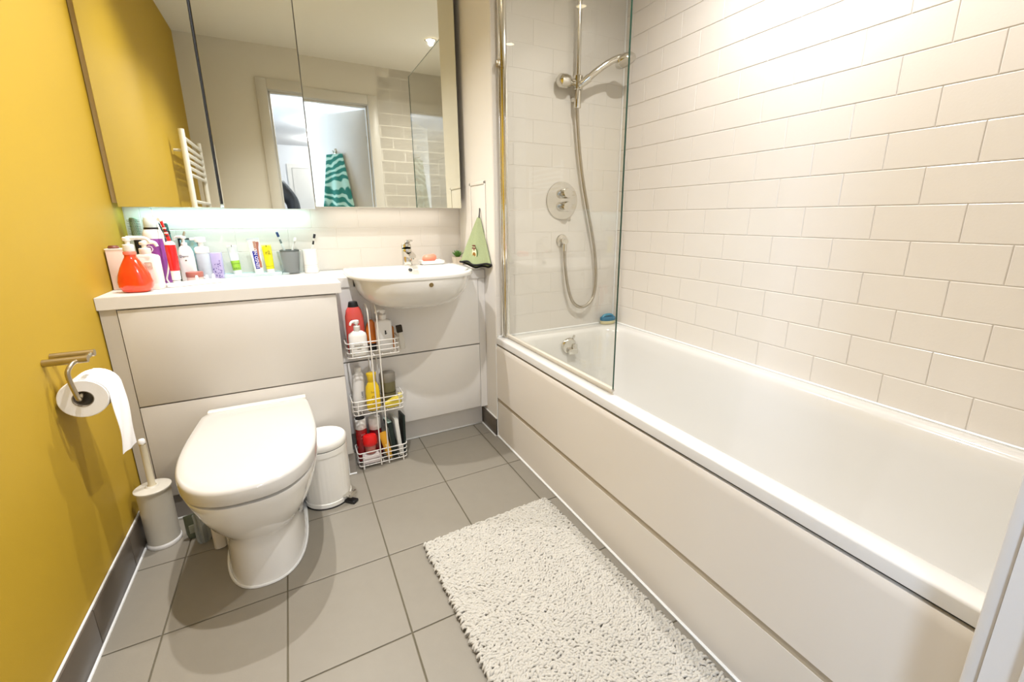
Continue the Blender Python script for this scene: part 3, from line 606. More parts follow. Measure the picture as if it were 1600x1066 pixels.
part(t, 'emblem', move(wrap(stand(xf(prism([(0, -.003), (.004, 0), (0, .003), (-.004, 0)], 0, .0006), Matrix())), .030, .0195), 0, 0, .082), mat('print_gold', (110, 96, 60), .4, noise=.05))
pump(t, .139, .010, .012, .016, .032, PI*.9, WPLA, droop=.010, rh=.0095, hh=.011)
t = thing('framed_mirror', 'small black-framed stand mirror leaning on the backsplash', 'mirror', (.193, -.0225, HZ), rot=(-.10, 0, 0))
part(t, 'frame', join(box(-.035, .035, -.004, .004, 0, .006), box(-.035, .035, -.004, .004, .158, .164), box(-.035, -.029, -.004, .004, 0, .164), box(.029, .035, -.004, .004, 0, .164)), BLACK)
part(t, 'glass', box(-.030, .030, -.002, .003, .004, .160), mat('stand_mirror', (170, 205, 208), .1, metal=.6, noise=.05))
t = thing('foam_pump_bottle', 'clear foaming soap bottle with wide white pump', 'pump bottle', (.246, -.105, HZ))
part(t, 'body', lathe([(.022, 0), (.0245, .003), (.0245, .098), (.0225, .107)], 36), mat('lavender_clear', (196, 204, 214), .15, coat=.4, noise=.15, nscale=50))
part(t, 'collar', lathe([(.0225, .106), (.0245, .108), (.0245, .126), (.020, .132), (.011, .134)], 32), WPLA)
part(t, 'pump_head', join(lathe([(.009, .133), (.009, .150)], 16), lathe([(.015, .150), (.019, .153), (.019, .166), (.016, .171), (.001, .172)], 24), box(-.034, 0, -.007, .007, .158, .168, .003)), WPLA)
t = thing('floral_carton', 'small lavender flower-printed carton beside the foaming soap bottle', 'carton', (.2905, -.098, HZ), -.12)
part(t, 'box', box(-.0185, .0185, -.012, .012, 0, .106, .0015), mat('lavender_card', (186, 176, 216), .5, noise=.1, nscale=40))
bm = None
random.seed(3)
for k in range(26):
    x, z = random.uniform(-.015, .015), random.uniform(.006, .075)*random.random()**.6+.004
    b = move(xf(prism([(0, -.0042), (.0016, 0), (0, .0042), (-.0016, 0)], 0, .0004), rotm('X', PI/2) @ rotm('Z', random.uniform(-.6, .6))), x, -.0121, z)
    bm = b if bm is None else join(bm, b)
part(t, 'flower_print', bm, mat('violet_ink', (92, 74, 150), .6, noise=.1), 'violet sprigs')
t = thing('cosmetic_jar', 'round cream jar with rose-brown lid in front of the pump bottles', 'jar', (.222, -.190, HZ+.0))
part(t, 'pot', lathe([(.024, 0), (.0265, .002), (.0265, .020), (.025, .021)], 36), mat('blush_glass', (236, 206, 196), .2, noise=.05))
part(t, 'lid', lathe([(.0275, .020), (.0285, .022), (.0285, .036), (.027, .040), (.001, .041)], 36), mat('rose_lid', (178, 104, 90), .3, noise=.06))
# clear tray with tubes and tumblers
t = thing('glass_tray', 'long low translucent tray on the worktop holding tubes', 'tray', (.408, -.070, HZ))
part(t, 'slab', loft([rrect(-.118, .112, -.036, .036, 0, .004), rrect(-.120, .114, -.038, .038, .002, .005), rrect(-.120, .114, -.038, .038, .012, .005), rrect(-.117, .111, -.035, .035, .0135, .004), rrect(-.112, .106, -.030, .030, .0135, .004), rrect(-.111, .105, -.029, .029, .009, .004)]), glassy('tray_glass', (.86, .95, .94), diff=.45, dcol=(.86, .95, .94)))
part(t, 'end_step', box(.116, .142, -.036, .020, 0, .008, .002), MATS['tray_glass'])
TZ = HZ+.0092
def squeeze(name, label, loc, w, h, cols, capm, cap_w, cap_h=.016, rz=0, tilt=0):
    t = thing(name, label, 'tube', loc, rot=(0, tilt, rz))
    n = 14
    def ring(u):
        k = u; ww = cap_w*.5*(1-k)+w*.5*k; dd = max(.0016, cap_w*.42*(1-k)**.8)
        return sring(ww, dd, cap_h+(h-cap_h)*u, 2+1.5*k, 28)
    body = part(t, 'body', loft([ring(i/n*.965) for i in range(n+1)]), cols[0], ang=60)
    part(t, 'crimp', box(-w*.5, w*.5, -.0016, .0016, h-.009, h, .0005), cols[1])
    part(t, 'cap', lathe([(.5*.94, 0), (.5, .002), (.5, cap_h-.001), (.46, cap_h)], 28, cap_w, cap_w*.86), capm)
    return t, ring
t, ring = squeeze('green_tube', 'white and green squeeze tube standing upside down on the tray', (.354, -.064, TZ), .036, .124, (mat('tube_grey', (212, 222, 220), .25, coat=.3, noise=.03), WPLA), WPLA, .030, rz=.1, tilt=-.07)
part(t, 'green_band', loft([[(x*1.02, y*1.04, z) for x, y, z in ring(u)] for u in (.02, .2, .40)], False, False), mat('lime_print', (150, 196, 62), .3, noise=.1), 'lime green lower band')
part(t, 'lettering', move(stand(text('B A N', .008)), 0, -.0135, .026), mat('print_darkgreen', (50, 84, 30), .6, noise=.05))
part(t, 'label_block', move(stand(text('—', .03)), 0, -.010, .048), mat('print_green2', (104, 150, 24), .5, noise=.05))
part(t, 'nozzle_mark', box(-.0012, .0012, -.002, -.0010, .117, .125), BLACK)
t, ring = squeeze('toothpaste_tube', 'white toothpaste tube with blue and brown print on the tray', (.434, -.066, TZ), .046, .152, (WPLA, mat('tube_end', (206, 220, 224), .3, noise=.03)), WPLA, .034, rz=.05, tilt=-.05)
def wedge(x0, x1, u0, u1, m, name):
    rr = []
    for k in range(7):
        u = u0+(u1-u0)*k/6; w = ring(u); hw = max(abs(p[0]) for p in w); hd = max(abs(p[1]) for p in w)
        row = []
        for j in range(7):
            x = (x0+(x1-x0)*j/6)*hw; row.append((x, -hd*math.sqrt(max(0, 1-(x/hw)**2))*1.03-.0008, w[0][2]))
        rr.append(row)
    bm = loft(rr, False, False, closed=False); bmesh.ops.solidify(bm, geom=bm.faces[:], thickness=.0004)
    return part(t, name, bm, m)
wedge(-.55, .35, .03, .60, mat('navy_print', (24, 40, 148), .35, noise=.05), 'navy_print')
wedge(.36, .86, .06, .88, mat('brown_print', (176, 112, 92), .35, noise=.3, nscale=80), 'brown_print')
wedge(-.10, .34, .62, .90, mat('tan_print', (196, 150, 124), .35, noise=.3, nscale=80), 'brown_print')
part(t, 'lettering', xf(stand(xf(text('SENSO NO', .0175, .0008), rotm('Z', PI/2))), Matrix.Translation((.001, -.0125, .066)) @ rotm('X', -.09)), mat('print_white', (244, 236, 246)), 'white letters running up the tube')
t, ring = squeeze('yellow_tube', 'yellow squeeze tube at the end of the tray', (.478, -.060, TZ), .038, .122, (mat('yellow_tube', (234, 224, 26), .3, coat=.3, noise=.08, nscale=70), mat('yellow_pale', (246, 242, 130), .3, noise=.03)), WPLA, .032, rz=-.05, tilt=-.04)
part(t, 'lettering', move(stand(text('r2', .022)), .002, -.0085, .088), mat('print_olive', (150, 140, 10), .5, noise=.1), 'small olive print')
part(t, 'printed_line', move(stand(text('—', .028)), 0, -.0142, .030), mat('print_olive', (0, 0, 0)))
part(t, 'nozzle_mark', box(-.0014, .0014, -.002, -.0010, .113, .120), BLACK)
t = thing('clear_tumbler', 'clear plastic tumbler wrapped around the grey one', 'tumbler', (.557, -.068, HZ))
part(t, 'cup', lathe([(.034, 0), (.036, .002), (.048, .100), (.0465, .100), (.0345, .004), (.001, .003)], 36), CLEAR)
t = thing('grey_tumbler', 'dark grey toothbrush tumbler standing inside the clear one', 'tumbler', (.561, -.070, HZ+.0042))
part(t, 'cup', lathe([(.0275, 0), (.030, .002), (.039, .102), (.037, .103), (.0285, .006), (.001, .005)], 36), mat('grey_cup', (92, 96, 92), .45, noise=.12))
def toothbrush(name, label, base, tip, hm, gm, bm_):
    b, tp = Vector(base), Vector(tip); L = (tp-b).length; q = Vector((0, 0, 1)).rotation_difference((tp-b).normalized())
    t = thing(name, label, 'toothbrush', b, rot=q.to_euler())
    part(t, 'handle', loft([sring(w, d, z*L, 2.4, 14) for w, d, z in ((.004, .003, 0), (.006, .005, .05), (.0055, .005, .4), (.0038, .0034, .72), (.0035, .003, .84), (.0055, .003, .88), (.0055, .003, .98), (.003, .002, 1))]), hm)
    part(t, 'bristles', box(-.005, .005, -.014, -.0028, L*.87, L*.985, .0015), bm_)
    part(t, 'grip', loft([sring(w, d, z*L, 2.4, 14) for w, d, z in ((.0042, .0037, .70), (.0044, .0039, .72), (.0040, .0036, .78), (.0038, .0033, .80))]), gm)
    return t
toothbrush('toothbrush', 'pale toothbrush with dark blue head leaning in the grey tumbler', (.563, -.060, H+.014), (.521, -.080, H+.190), mat('brush_pale', (222, 238, 238), .3, noise=.03), mat('grip_grey', (110, 130, 130), .4, noise=.05), mat('bristle_blue', (28, 66, 120), .6, bump=.4, noise=.3))
toothbrush('toothbrush', 'white toothbrush leaning right out of the clear tumbler', (.545, -.058, H+.012), (.592, -.040, H+.160), WPLA, WPLA, mat('bristle_white2', (236, 240, 236), .6, bump=.4, noise=.05))
t = thing('ceramic_cup', 'white ceramic cup next to the grey tumbler', 'cup', (.642, -.070, HZ))
part(t, 'cup', lathe([(.0285, 0), (.0305, .002), (.0305, .106), (.0285, .107), (.027, .105), (.026, .006), (.001, .005)], 36), CERAM)
part(t, 'grey_lines', join(lathe([(.0307, .036), (.0307, .0375)], 36, caps=False), lathe([(.0307, .028), (.0307, .0290)], 36, caps=False)), mat('line_grey', (196, 190, 178), .5, noise=.05), 'two fine grey rings')
toothbrush('toothbrush', 'white toothbrush with black bristles leaning in the white ceramic cup', (.632, -.072, H+.012), (.672, -.066, H+.178), WPLA, BLACK, mat('bristle_black', (40, 40, 46), .6, bump=.4, noise=.3))

# ------------------------------------------------------------------ wire caddy and its contents
CX0, CX1, CF, CB = .726, .936, -.452, -.352
t = thing('wire_caddy', 'white three-tier wire caddy standing in front of the vanity drawers', 'caddy', (.83, -.40, 0))
WR = .0021
def basket(z0, n=4, dz=.021):
    bms = [tube(rrect(CX0-.001*k, CX1+.001*k, CF, CB, z0+dz*k, .014, 3), WR if k < n-1 else WR*1.25, 6, closed=True) for k in range(n)]
    for x in (CX0+.018, CX1-.018):
        bms.append(tube([(x, CF-WR, z0+dz*(n-1)), (x, CF-WR, z0-.001), (x, CB+WR, z0-.001), (x, CB+WR, z0+dz*(n-1))], WR*.9, 6))
    for k in range(1, 6):
        x = CX0+(CX1-CX0)*k/6; bms.append(tube([(x, CF, z0-.002), (x, CB, z0-.002)], WR*.8, 5))
    for s, x in ((-1, CX0), (1, CX1)):
        y = (CF+CB)/2; bms.append(tube([(x+s*WR*1.5, y, z0), (x+s*WR*1.5, y, z0+dz*(n-1))], WR*.9, 6))
    return join(*bms)
BZ = (.016, .262, .524)
for z in BZ: part(t, 'basket', basket(z), WWIRE)
for o in [c for c in t.children]: o.location = (-.83, .40, 0)
for x in (.818, .852):
    yf, yb = CF-WR*3, CB+WR*3; ym = (yf+yb)/2; rr = (yb-yf)/2
    pts = [(x, yf, .006)]+[(x, yf, z) for z in (.2, .45, .675)]+[(x, ym-rr*math.cos(a), .685+rr*1.0*math.sin(a)) for a in [PI*k/10 for k in range(1, 10)]]+[(x, yb, z) for z in (.675, .45, .2, .006)]
    part(t, 'handle_wire', tube(pts, .0028, 8), WWIRE, world=True)
for x in (CX0+.018, CX1-.018):
    for y in (CF, CB): part(t, 'foot', tube([(x, y, .0005), (x, y, .018)], .003, 8), WWIRE, world=True)
Z1, Z2, Z3 = BZ[0]+.0005, BZ[1]+.0005, BZ[2]+.0005
def bottle(name, label, cat, x, y, z, secs, m, rz=0, rot=None, n=2.6):
    t = thing(name, label, cat, (x, y, z), rz, rot=rot)
    part(t, 'body', loft([sring(rx, ry, zz, n, 32) for rx, ry, zz in secs]), m, ang=55)
    return t
t = bottle('shampoo_bottle', 'tall pink-red shampoo bottle with black cap in the top basket', 'bottle', .772, -.378, Z3, ((.030, .014, 0), (.036, .020, .004), (.038, .021, .03), (.0375, .021, .12), (.036, .020, .165), (.030, .019, .192), (.022, .017, .205)), mat('pink_gel', (226, 76, 88), .2, coat=.4, noise=.0, col2=(224, 92, 62), nscale=14))
part(t, 'cap', loft([sring(rx, ry, z, 2.4, 32) for rx, ry, z in ((.021, .017, .2045), (.0215, .0175, .207), (.017, .015, .226), (.014, .012, .228))]), BLACK, 'black flip cap')
part(t, 'lettering', move(wrap(stand(join(move(text('Color', .016), 0, .006, 0), move(text('OASIS', .015), 0, -.010, 0))), .038, .0212), 0, 0, .142), mat('print_maroon', (150, 30, 40), .5, noise=.05))
part(t, 'label_panel', move(wrap(stand(box(-.022, .022, -.02, .02, 0, .0004)), .038, .0212), 0, 0, .07), mat('label_orange', (236, 110, 74), .4, noise=.15))
t = bottle('lotion_bottle', 'squat white pump bottle with yellow label at the front of the top basket', 'lotion bottle', .773, -.424, Z3, ((.030, .014, 0), (.0355, .0175, .004), (.0365, .018, .02), (.0365, .018, .085), (.034, .017, .097), (.022, .013, .106), (.013, .011, .110)), WPLA, n=3.5)
part(t, 'label_panel', move(wrap(stand(loft([rrect(-.024, .024, -.036, .034, 0, .006), rrect(-.024, .024, -.036, .034, .0004, .006)])), .05, .0183), 0, 0, .047), mat('label_yellow', (236, 218, 132), .5, noise=.05), 'pale yellow printed label')
part(t, 'lettering', move(wrap(stand(join(move(text('NATURAL', .008), 0, .013, 0), move(text('BODY MILK', .007), 0, .002, 0), move(text('****', .010), 0, -.016, 0))), .05, .0189), 0, 0, .047), mat('print_olive2', (112, 92, 40), .5, noise=.05))
pump(t, .110, .0135, .022, .010, .030, PI*1.15, WPLA, droop=.012, rh=.011, hh=.016)
t = bottle('lotion_bottle', 'tall white rectangular pump bottle on the right of the top basket', 'lotion bottle', .884, -.405, Z3, ((.031, .017, 0), (.034, .020, .003), (.034, .020, .128), (.032, .019, .138), (.016, .013, .143)), mat('cool_white', (243, 241, 238), .3, noise=.02), n=5)
part(t, 'emblem', move(stand(join(move(prism([(-.003, -.009), (.003, -.009), (.003, .009), (-.003, .009)], 0, .0005), 0, 0, 0), move(prism([(-.001, -.005), (.006, -.006), (.006, -.002)], 0, .0005), 0, 0, 0))), .004, -.0203, .088), mat('print_black', (40, 40, 44), .5, noise=.05), 'small black emblem')
pump(t, .143, .0145, .022, .008, .030, PI*1.05, WPLA, droop=.010, rh=.012, hh=.018)
t = bottle('sun_cream', 'orange bottle with black cap behind the two white pump bottles', 'bottle', .838, -.372, Z3+.034, ((.020, .011, 0), (.023, .013, .004), (.0235, .013, .06), (.019, .012, .085), (.010, .008, .10), (.004, .004, .106)), mat('orange_plastic', (238, 132, 40), .35, noise=.1))
part(t, 'cap', lathe([(.016, -.034), (.018, -.032), (.018, -.002), (.016, 0)], 24, 1, .7), BLACK, 'black cap at the bottom')
t = thing('orange_sponge', 'orange sponge tucked in the right end of the top basket', 'sponge', (.916, -.374, Z3), .10)
part(t, 'block', box(-.018, .016, -.010, .010, 0, .100, .005), mat('sponge_orange', (236, 146, 62), .9, noise=.25, bump=.6, bscale=300))
part(t, 'scourer', box(-.018, .016, .010, .014, 0, .100, .001), mat('scourer', (120, 100, 50), .95, noise=.3, bump=.6))
t = thing('nail_brush', 'clear-handled brush with dark bristles at the right end of the caddy', 'brush', (.962, -.400, Z3-.004), rot=(0, -.10, 0))
part(t, 'handle', loft([sring(w, .007, z, 3, 20) for w, z in ((.008, 0), (.012, .004), (.013, .05), (.009, .062), (.010, .09), (.008, .094))]), mat('brush_milky', (226, 222, 212), .3, noise=.06))
part(t, 'bristles', box(-.013, .012, -.010, .008, .080, .112, .002), mat('bristle_brown', (62, 54, 44), .9, noise=.5, nscale=300, bump=.8), 'dark bristle block')
part(t, 'hook', tube([(-.008, 0, .06), (-.020, 0, .066), (-.024, 0, .055)], .002, 6, smooth=4), MATS['brush_milky'])
# middle basket
t = bottle('shampoo_bottle', 'leaning white bottle at the left end of the middle basket', 'bottle', .757, -.385, Z2, ((.022, .015, 0), (.026, .018, .004), (.027, .019, .06), (.026, .019, .13), (.022, .017, .165), (.014, .013, .178)), mat('milk_plastic', (238, 234, 228), .35, noise=.02), rot=(0, .035, 0))
part(t, 'cap', lathe([(.0135, .1775), (.0145, .179), (.0145, .196), (.012, .199)], 20), WPLA)
part(t, 'lettering', move(wrap(stand(xf(text('CARE', .013), rotm('Z', PI/2))), .027, .0192), .012, 0, .075), mat('print_grey', (150, 150, 156), .5, noise=.05))
t = bottle('shower_gel', 'bright yellow bottle in the middle basket of the caddy', 'bottle', .813, -.418, Z2, ((.022, .013, 0), (.028, .017, .004), (.030, .018, .02), (.0295, .018, .09), (.027, .017, .112), (.018, .013, .130), (.0145, .0125, .134)), mat('yellow_plastic', (246, 208, 34), .3, coat=.2, noise=.04))
part(t, 'cap', lathe([(.015, .1335), (.0165, .135), (.0185, .160), (.0215, .172), (.020, .175), (.001, .176)], 20, 1, .8), mat('yellow_plastic', (0, 0, 0)))
part(t, 'lettering', move(wrap(stand(join(move(text('Sun', .013), 0, .022, 0), move(text('o', .03), 0, 0, 0), move(text('gel', .012), 0, -.026, 0))), .030, .0182), 0, 0, .068), mat('print_ochre', (176, 132, 12), .5, noise=.05))
t = thing('tin_canister', 'grey-green canister with domed grey lid in the middle basket', 'canister', (.886, -.384, Z2))
part(t, 'body', lathe([(.031, 0), (.033, .003), (.033, .118)], 36, 1, .85), mat('olive_tin', (112, 106, 74), .4, noise=.1))
part(t, 'lid', lathe([(.0335, .112), (.0345, .114), (.0345, .148), (.031, .154), (.001, .157)], 36, 1, .85), mat('grey_lid', (134, 128, 116), .4, noise=.08))
part(t, 'label_line', lathe([(.0338, .060), (.0338, .066)], 36, 1, .85, caps=False), mat('tin_dark', (64, 60, 42), .4, noise=.1))
t = thing('yellow_pouch', 'crumpled yellow pouch lying at the right of the middle basket', 'pouch', (.893, -.424, Z2))
bm = lathe([(.3, 0), (.9, .08), (1, .35), (.9, .7), (.5, .95), (.05, 1)], 24)
random.seed(5)
for v in bm.verts: v.co = Vector((v.co.x*.040*(1+random.uniform(-.10, .10)), v.co.y*.017*(1+random.uniform(-.15, .15)), v.co.z*(.044+.4*v.co.x*.040)))
part(t, 'pack', bm, mat('yellow_foil', (240, 216, 76), .35, noise=.2, nscale=60, bump=.3, bscale=80), ang=25)
part(t, 'seal', box(.028, .044, -.012, .012, .040, .058, .002), mat('foil_pale', (248, 234, 140), .35, noise=.1))
# bottom basket
REDB = mat('red_bottle', (178, 26, 30), .22, coat=.4, noise=.25, nscale=30)
t = bottle('red_bottle', 'dark red bottle with black-topped white cap at the left of the bottom basket', 'bottle', .752, -.388, Z1, ((.021, .017, 0), (.0245, .020, .003), (.0245, .020, .135), (.023, .019, .152), (.021, .018, .158)), REDB)
cp = part(t, 'cap', lathe([(.0235, .157), (.0245, .159), (.0240, .203), (.0225, .205)], 28), WPLA, 'white screw cap')
part(cp, 'cap_insert', lathe([(.0205, .2035), (.021, .2045), (.0195, .209), (.001, .208)], 28), BLACK, 'black inset top')
part(t, 'lettering', move(wrap(stand(join(move(text('KIDS', .012), 0, .012, 0), move(text('wash', .010), 0, -.004, 0))), .0246, .0202), .003, 0, .118), mat('print_pink', (236, 170, 166), .5, noise=.05))
t = bottle('red_bottle', 'dark red bottle with plain white cap behind the caddy uprights', 'bottle', .814, -.382, Z1, ((.023, .019, 0), (.0265, .022, .003), (.0265, .022, .125), (.025, .021, .142)), mat('red_bottle_b', (150, 22, 34), .22, coat=.4, noise=.25, nscale=30))
part(t, 'cap', lathe([(.0265, .1415), (.0275, .143), (.0265, .190), (.024, .196), (.001, .197)], 28), WPLA, 'white cap')
t = thing('red_tub', 'small tub with bright red lid at the front of the bottom basket', 'tub', (.781, -.428, Z1+.0445))
part(t, 'tub', lathe([(.019, 0), (.022, .004), (.024, .040), (.023, .042)], 28, 1, .8), mat('pink_gel2', (196, 120, 108), .25, coat=.3, noise=.3, nscale=60))
part(t, 'lid', lathe([(.026, .040), (.030, .044), (.031, .056), (.030, .080), (.026, .088), (.001, .090)], 28, 1, .75), mat('bright_red', (238, 22, 24), .3, coat=.2, noise=.04))
t = thing('tissue_pack', 'folded white tissue pack on the floor of the bottom basket', 'tissue pack', (.781, -.426, Z1))
part(t, 'pack', loft([rrect(-.036, .036, -.018, .018, .0005, .006), rrect(-.038, .038, -.020, .020, .010, .008), rrect(-.037, .037, -.019, .019, .034, .008), rrect(-.030, .030, -.014, .014, .043, .006)]), mat('tissue_white', (238, 226, 222), .8, noise=.08, nscale=50, bump=.4, bscale=90))
part(t, 'fold_line', box(-.036, .036, -.0205, -.0195, .020, .022), mat('tissue_shadow', (214, 200, 196), .8, noise=.05))
t = thing('mustard_tube', 'mustard yellow tube leaning in the bottom basket', 'tube', (.862, -.428, Z1+.002), rot=(0, -.20, 0))
part(t, 'body', loft([sring(w, d, z, 2.4, 24) for w, d, z in ((.013, .012, .022), (.0145, .012, .03), (.0155, .009, .08), (.0165, .003, .128), (.0165, .0015, .134))]), mat('mustard', (232, 168, 40), .35, noise=.08))
part(t, 'cap', lathe([(.011, 0), (.012, .002), (.012, .021), (.0105, .023)], 20), mat('mustard_cap', (240, 190, 70), .35, noise=.05))
part(t, 'label_stripe', box(-.004, .004, -.0125, -.010, .03, .075), mat('mustard_lite', (248, 214, 120), .4, noise=.05))
def pack(name, label, x, y, w, d, h, m, rot, edge, extra=None):
    t = thing(name, label, 'box', (x, y, Z1+.001), rot=rot)
    part(t, 'box', box(-w/2, w/2, -d/2, d/2, 0, h, .0012), m)
    part(t, 'front_label', box(-w/2-.0006, -w/2, -d*.42, d*.42, h*.15, h*.85, .0002), edge)
    part(t, 'top_flap', box(-w/2, w/2, -d/2, d/2, h, h+.0015, .0004), edge)
    return t
DG = mat('dark_green_card', (20, 40, 36), .35, noise=.3, nscale=40); WC = mat('white_card', (232, 230, 222), .5, noise=.06); GW = mat('greenish_print', (150, 170, 160), .5, noise=.3, nscale=60)
pack('dark_carton', 'dark green-black carton beside the mustard tube in the bottom basket', .884, -.402, .018, .070, .176, DG, (0, -.10, .12), GW)
pack('white_carton', 'tall white carton between the two dark ones in the bottom basket', .909, -.400, .016, .078, .186, WC, (0, -.07, .12), mat('card_print_grey', (206, 206, 198), .5, noise=.1))
pack('dark_carton', 'slim black-green carton at the right end of the bottom basket', .9285, -.396, .010, .072, .190, DG, (0, .03, .10), mat('card_black', (14, 24, 22), .4, noise=.2))

# ------------------------------------------------------------------ floor things by the toilet
t = thing('pedal_bin', 'small white ribbed pedal bin standing between toilet and caddy', 'bin', (.588, -.592, 0), -PI/4)
n = 96; R0 = []
for z, r, fl in ((.020, .082, 0), (.024, .0825, 1), (.120, .0835, 1), (.212, .0845, 1), (.216, .0845, 0)):
    R0.append([((r+fl*.0009*math.cos(32*2*PI*i/n))*math.cos(2*PI*i/n), (r+fl*.0009*math.cos(32*2*PI*i/n))*math.sin(2*PI*i/n), z) for i in range(n)])
BINW = mat('bin_enamel', (240, 236, 226), .3, noise=.02)
part(t, 'body', loft(R0), BINW)
part(t, 'base_ring', lathe([(.083, .004), (.0855, .006), (.0855, .021), (.083, .023)], 64), BINW)
part(t, 'floor_ring', lathe([(.082, .0003), (.0865, .0006), (.0865, .005), (.083, .006)], 64), BLACK, 'black rubber base')
part(t, 'rim', lathe([(.084, .2155), (.0865, .217), (.0865, .238), (.0845, .240)], 64), BINW)
part(t, 'lid', lathe([(.0865, .2425), (.0875, .244), (.0872, .266), (.082, .273), (.05, .277), (.001, .278)], 64), BINW)
part(t, 'lid_seal', lathe([(.084, .2395), (.0855, .240), (.0855, .2425), (.084, .243)], 64), BLACK)
part(t, 'pedal', xf(join(box(.080, .122, -.016, .016, .016, .022, .002), box(.112, .126, -.018, .018, .016, .032, .003)), rotm('Y', -.12)), CHROME, 'steel foot pedal')
part(t, 'pedal_pad', box(.084, .130, -.014, .014, .0005, .012, .003), BLACK)
t = thing('toilet_brush', 'white toilet brush in a cylindrical holder by the yellow wall', 'toilet brush', (.064, -.588, 0))
BRW = mat('brush_holder_white', (214, 208, 192), .35, noise=.04)
part(t, 'holder', lathe([(.0455, .012), (.0455, .208), (.044, .209), (.043, .02), (.001, .018)], 40), BRW)
part(t, 'base_ring', lathe([(.0475, .0004), (.0485, .002), (.0485, .012), (.0455, .016)], 40), WPLA)
part(t, 'lid', lathe([(.048, .2085), (.0505, .210), (.0505, .215), (.046, .218), (.020, .219), (.016, .223), (.001, .223)], 40), BRW)
part(t, 'handle', lathe([(.0135, .222), (.0095, .228), (.0088, .365), (.009, .375)], 24), mat('handle_grey', (212, 200, 170), .3, noise=.05))
part(t, 'handle_cap', lathe([(.0092, .376), (.0096, .378), (.0096, .388), (.007, .392), (.001, .393)], 24), WPLA)
part(t, 'cap_ring', lathe([(.0093, .3745), (.0098, .375), (.0098, .377), (.0093, .3775)], 24), CHROME)
t = thing('cleaner_bottle', 'slim white cleaner bottle standing behind the toilet foot', 'bottle', (.236, -.700, 0), .2)
part(t, 'body', loft([sring(w, d, z, 4, 28) for w, d, z in ((.015, .024, .0005), (.018, .028, .004), (.0185, .028, .12), (.015, .022, .15), (.010, .012, .17))]), mat('cleaner_white', (226, 216, 196), .35, noise=.04))
part(t, 'cap', lathe([(.010, .169), (.011, .171), (.009, .192), (.007, .194)], 18), WPLA)
t = thing('plastic_pouch', 'clear crumpled plastic packet on the floor behind the toilet', 'packet', (.188, -.655, 0), .5)
bm = loft([[(w*math.cos(2*PI*i/20), d*math.sin(2*PI*i/20)*(1+.3*math.sin(i*2.3)), z+.004*math.sin(i*1.7)*(1 if z > .01 else 0)) for i in range(20)] for w, d, z in ((.018, .010, .001), (.024, .014, .02), (.024, .013, .06), (.022, .008, .095), (.024, .002, .115))])
part(t, 'pack', bm, glassy('poly_clear', (.82, .86, .86), rough=.15, diff=.35, dcol=(.75, .78, .76)), ang=20)
part(t, 'contents', box(-.014, .014, -.006, .006, .004, .055, .003), mat('packet_grey', (150, 150, 140), .6, noise=.3, nscale=80))
t = thing('wipes_refill', 'dark green refill packet on the floor nearest the toilet brush', 'packet', (.150, -.610, 0), .2)
part(t, 'pack', loft([[(w*math.cos(2*PI*i/20), d*math.sin(2*PI*i/20), z) for i in range(20)] for w, d, z in ((.016, .010, .001), (.020, .013, .02), (.020, .012, .06), (.020, .002, .09))]), mat('packet_green', (104, 112, 88), .4, noise=.5, nscale=60))
part(t, 'label_print', box(-.010, .010, -.0145, -.0125, .024, .056, .001), mat('packet_label', (170, 172, 150), .5, noise=.3))

# ------------------------------------------------------------------ toilet roll
t = thing('roll_holder', 'steel toilet roll holder with two bars on the yellow wall', 'roll holder', (0, -.85, .752))
part(t, 'front_bar', tube([(.0005, -.872, .749), (.083, -.872, .749)], .0092, 16), STEEL, world=True)
part(t, 'rear_bar', tube([(.0005, -.828, .753), (.084, -.828, .753)], .0092, 16), STEEL, world=True)
part(t, 'connector', tube([(.074, -.872, .749), (.078, -.85, .751), (.074, -.828, .753)], .006, 10, smooth=4), STEEL, world=True)
RX, RZ_, RR = .056, .646, .050
part(t, 'hook_arm', tube([(.064, -.872, .748), (.058, -.892, .744), (.052, -.905, .730), (.051, -.906, .710), (RX-.001, -.902, RZ_+.02), (RX, -.894, RZ_+.006), (RX, -.87, RZ_+.0125), (RX, -.77, RZ_+.0125)], .0052, 12, smooth=5), STEEL, world=True)
t = thing('toilet_roll', 'white toilet roll with loose end hanging on the steel holder', 'toilet roll', (RX, -.825, RZ_))
bm = loft([[(rr*math.cos(a), yy, rr*math.sin(a)) for a in [2*PI*i/48 for i in range(48)]] for rr, yy in ((.0215, -.052), (RR-.002, -.052), (RR, -.050), (RR, .050), (RR-.002, .052), (.0215, .052), (.0215, -.052))], False, False)
part(t, 'roll', bm, PAPER)
part(t, 'core', loft([[(rr*math.cos(a), yy, rr*math.sin(a)) for a in [2*PI*i/32 for i in range(32)]] for rr, yy in ((.0200, -.0525), (.0214, -.0525), (.0214, .0525), (.0200, .0525), (.0200, -.0525))], False, False), mat('cardboard', (150, 138, 120), .9, noise=.1), 'grey cardboard core')
rows = []
for k in range(22):
    u = k/21
    if u < .32: a = PI/2*(1-u/.32)+.0; px, pz = (RR+.0016)*math.cos(a), (RR+.0016)*math.sin(a)
    else: v = (u-.32)/.68; px, pz = RR+.0016+.006*math.sin(v*2.2)-.006*v, -.172*v
    rows.append([(px+.002*math.sin(j*1.1+k*.5)*u, -.050+.100*j/8+.004*u*0, pz-(.014*j/8 if k == 21 else .014*j/8*max(0, u-.6)*2)+.006*math.sin(j*.9)*max(0, u-.7)) for j in range(9)])
bm = loft(rows, False, False, closed=False); bmesh.ops.solidify(bm, geom=bm.faces[:], thickness=.0012)
part(t, 'loose_sheet', bm, PAPER, ang=60)

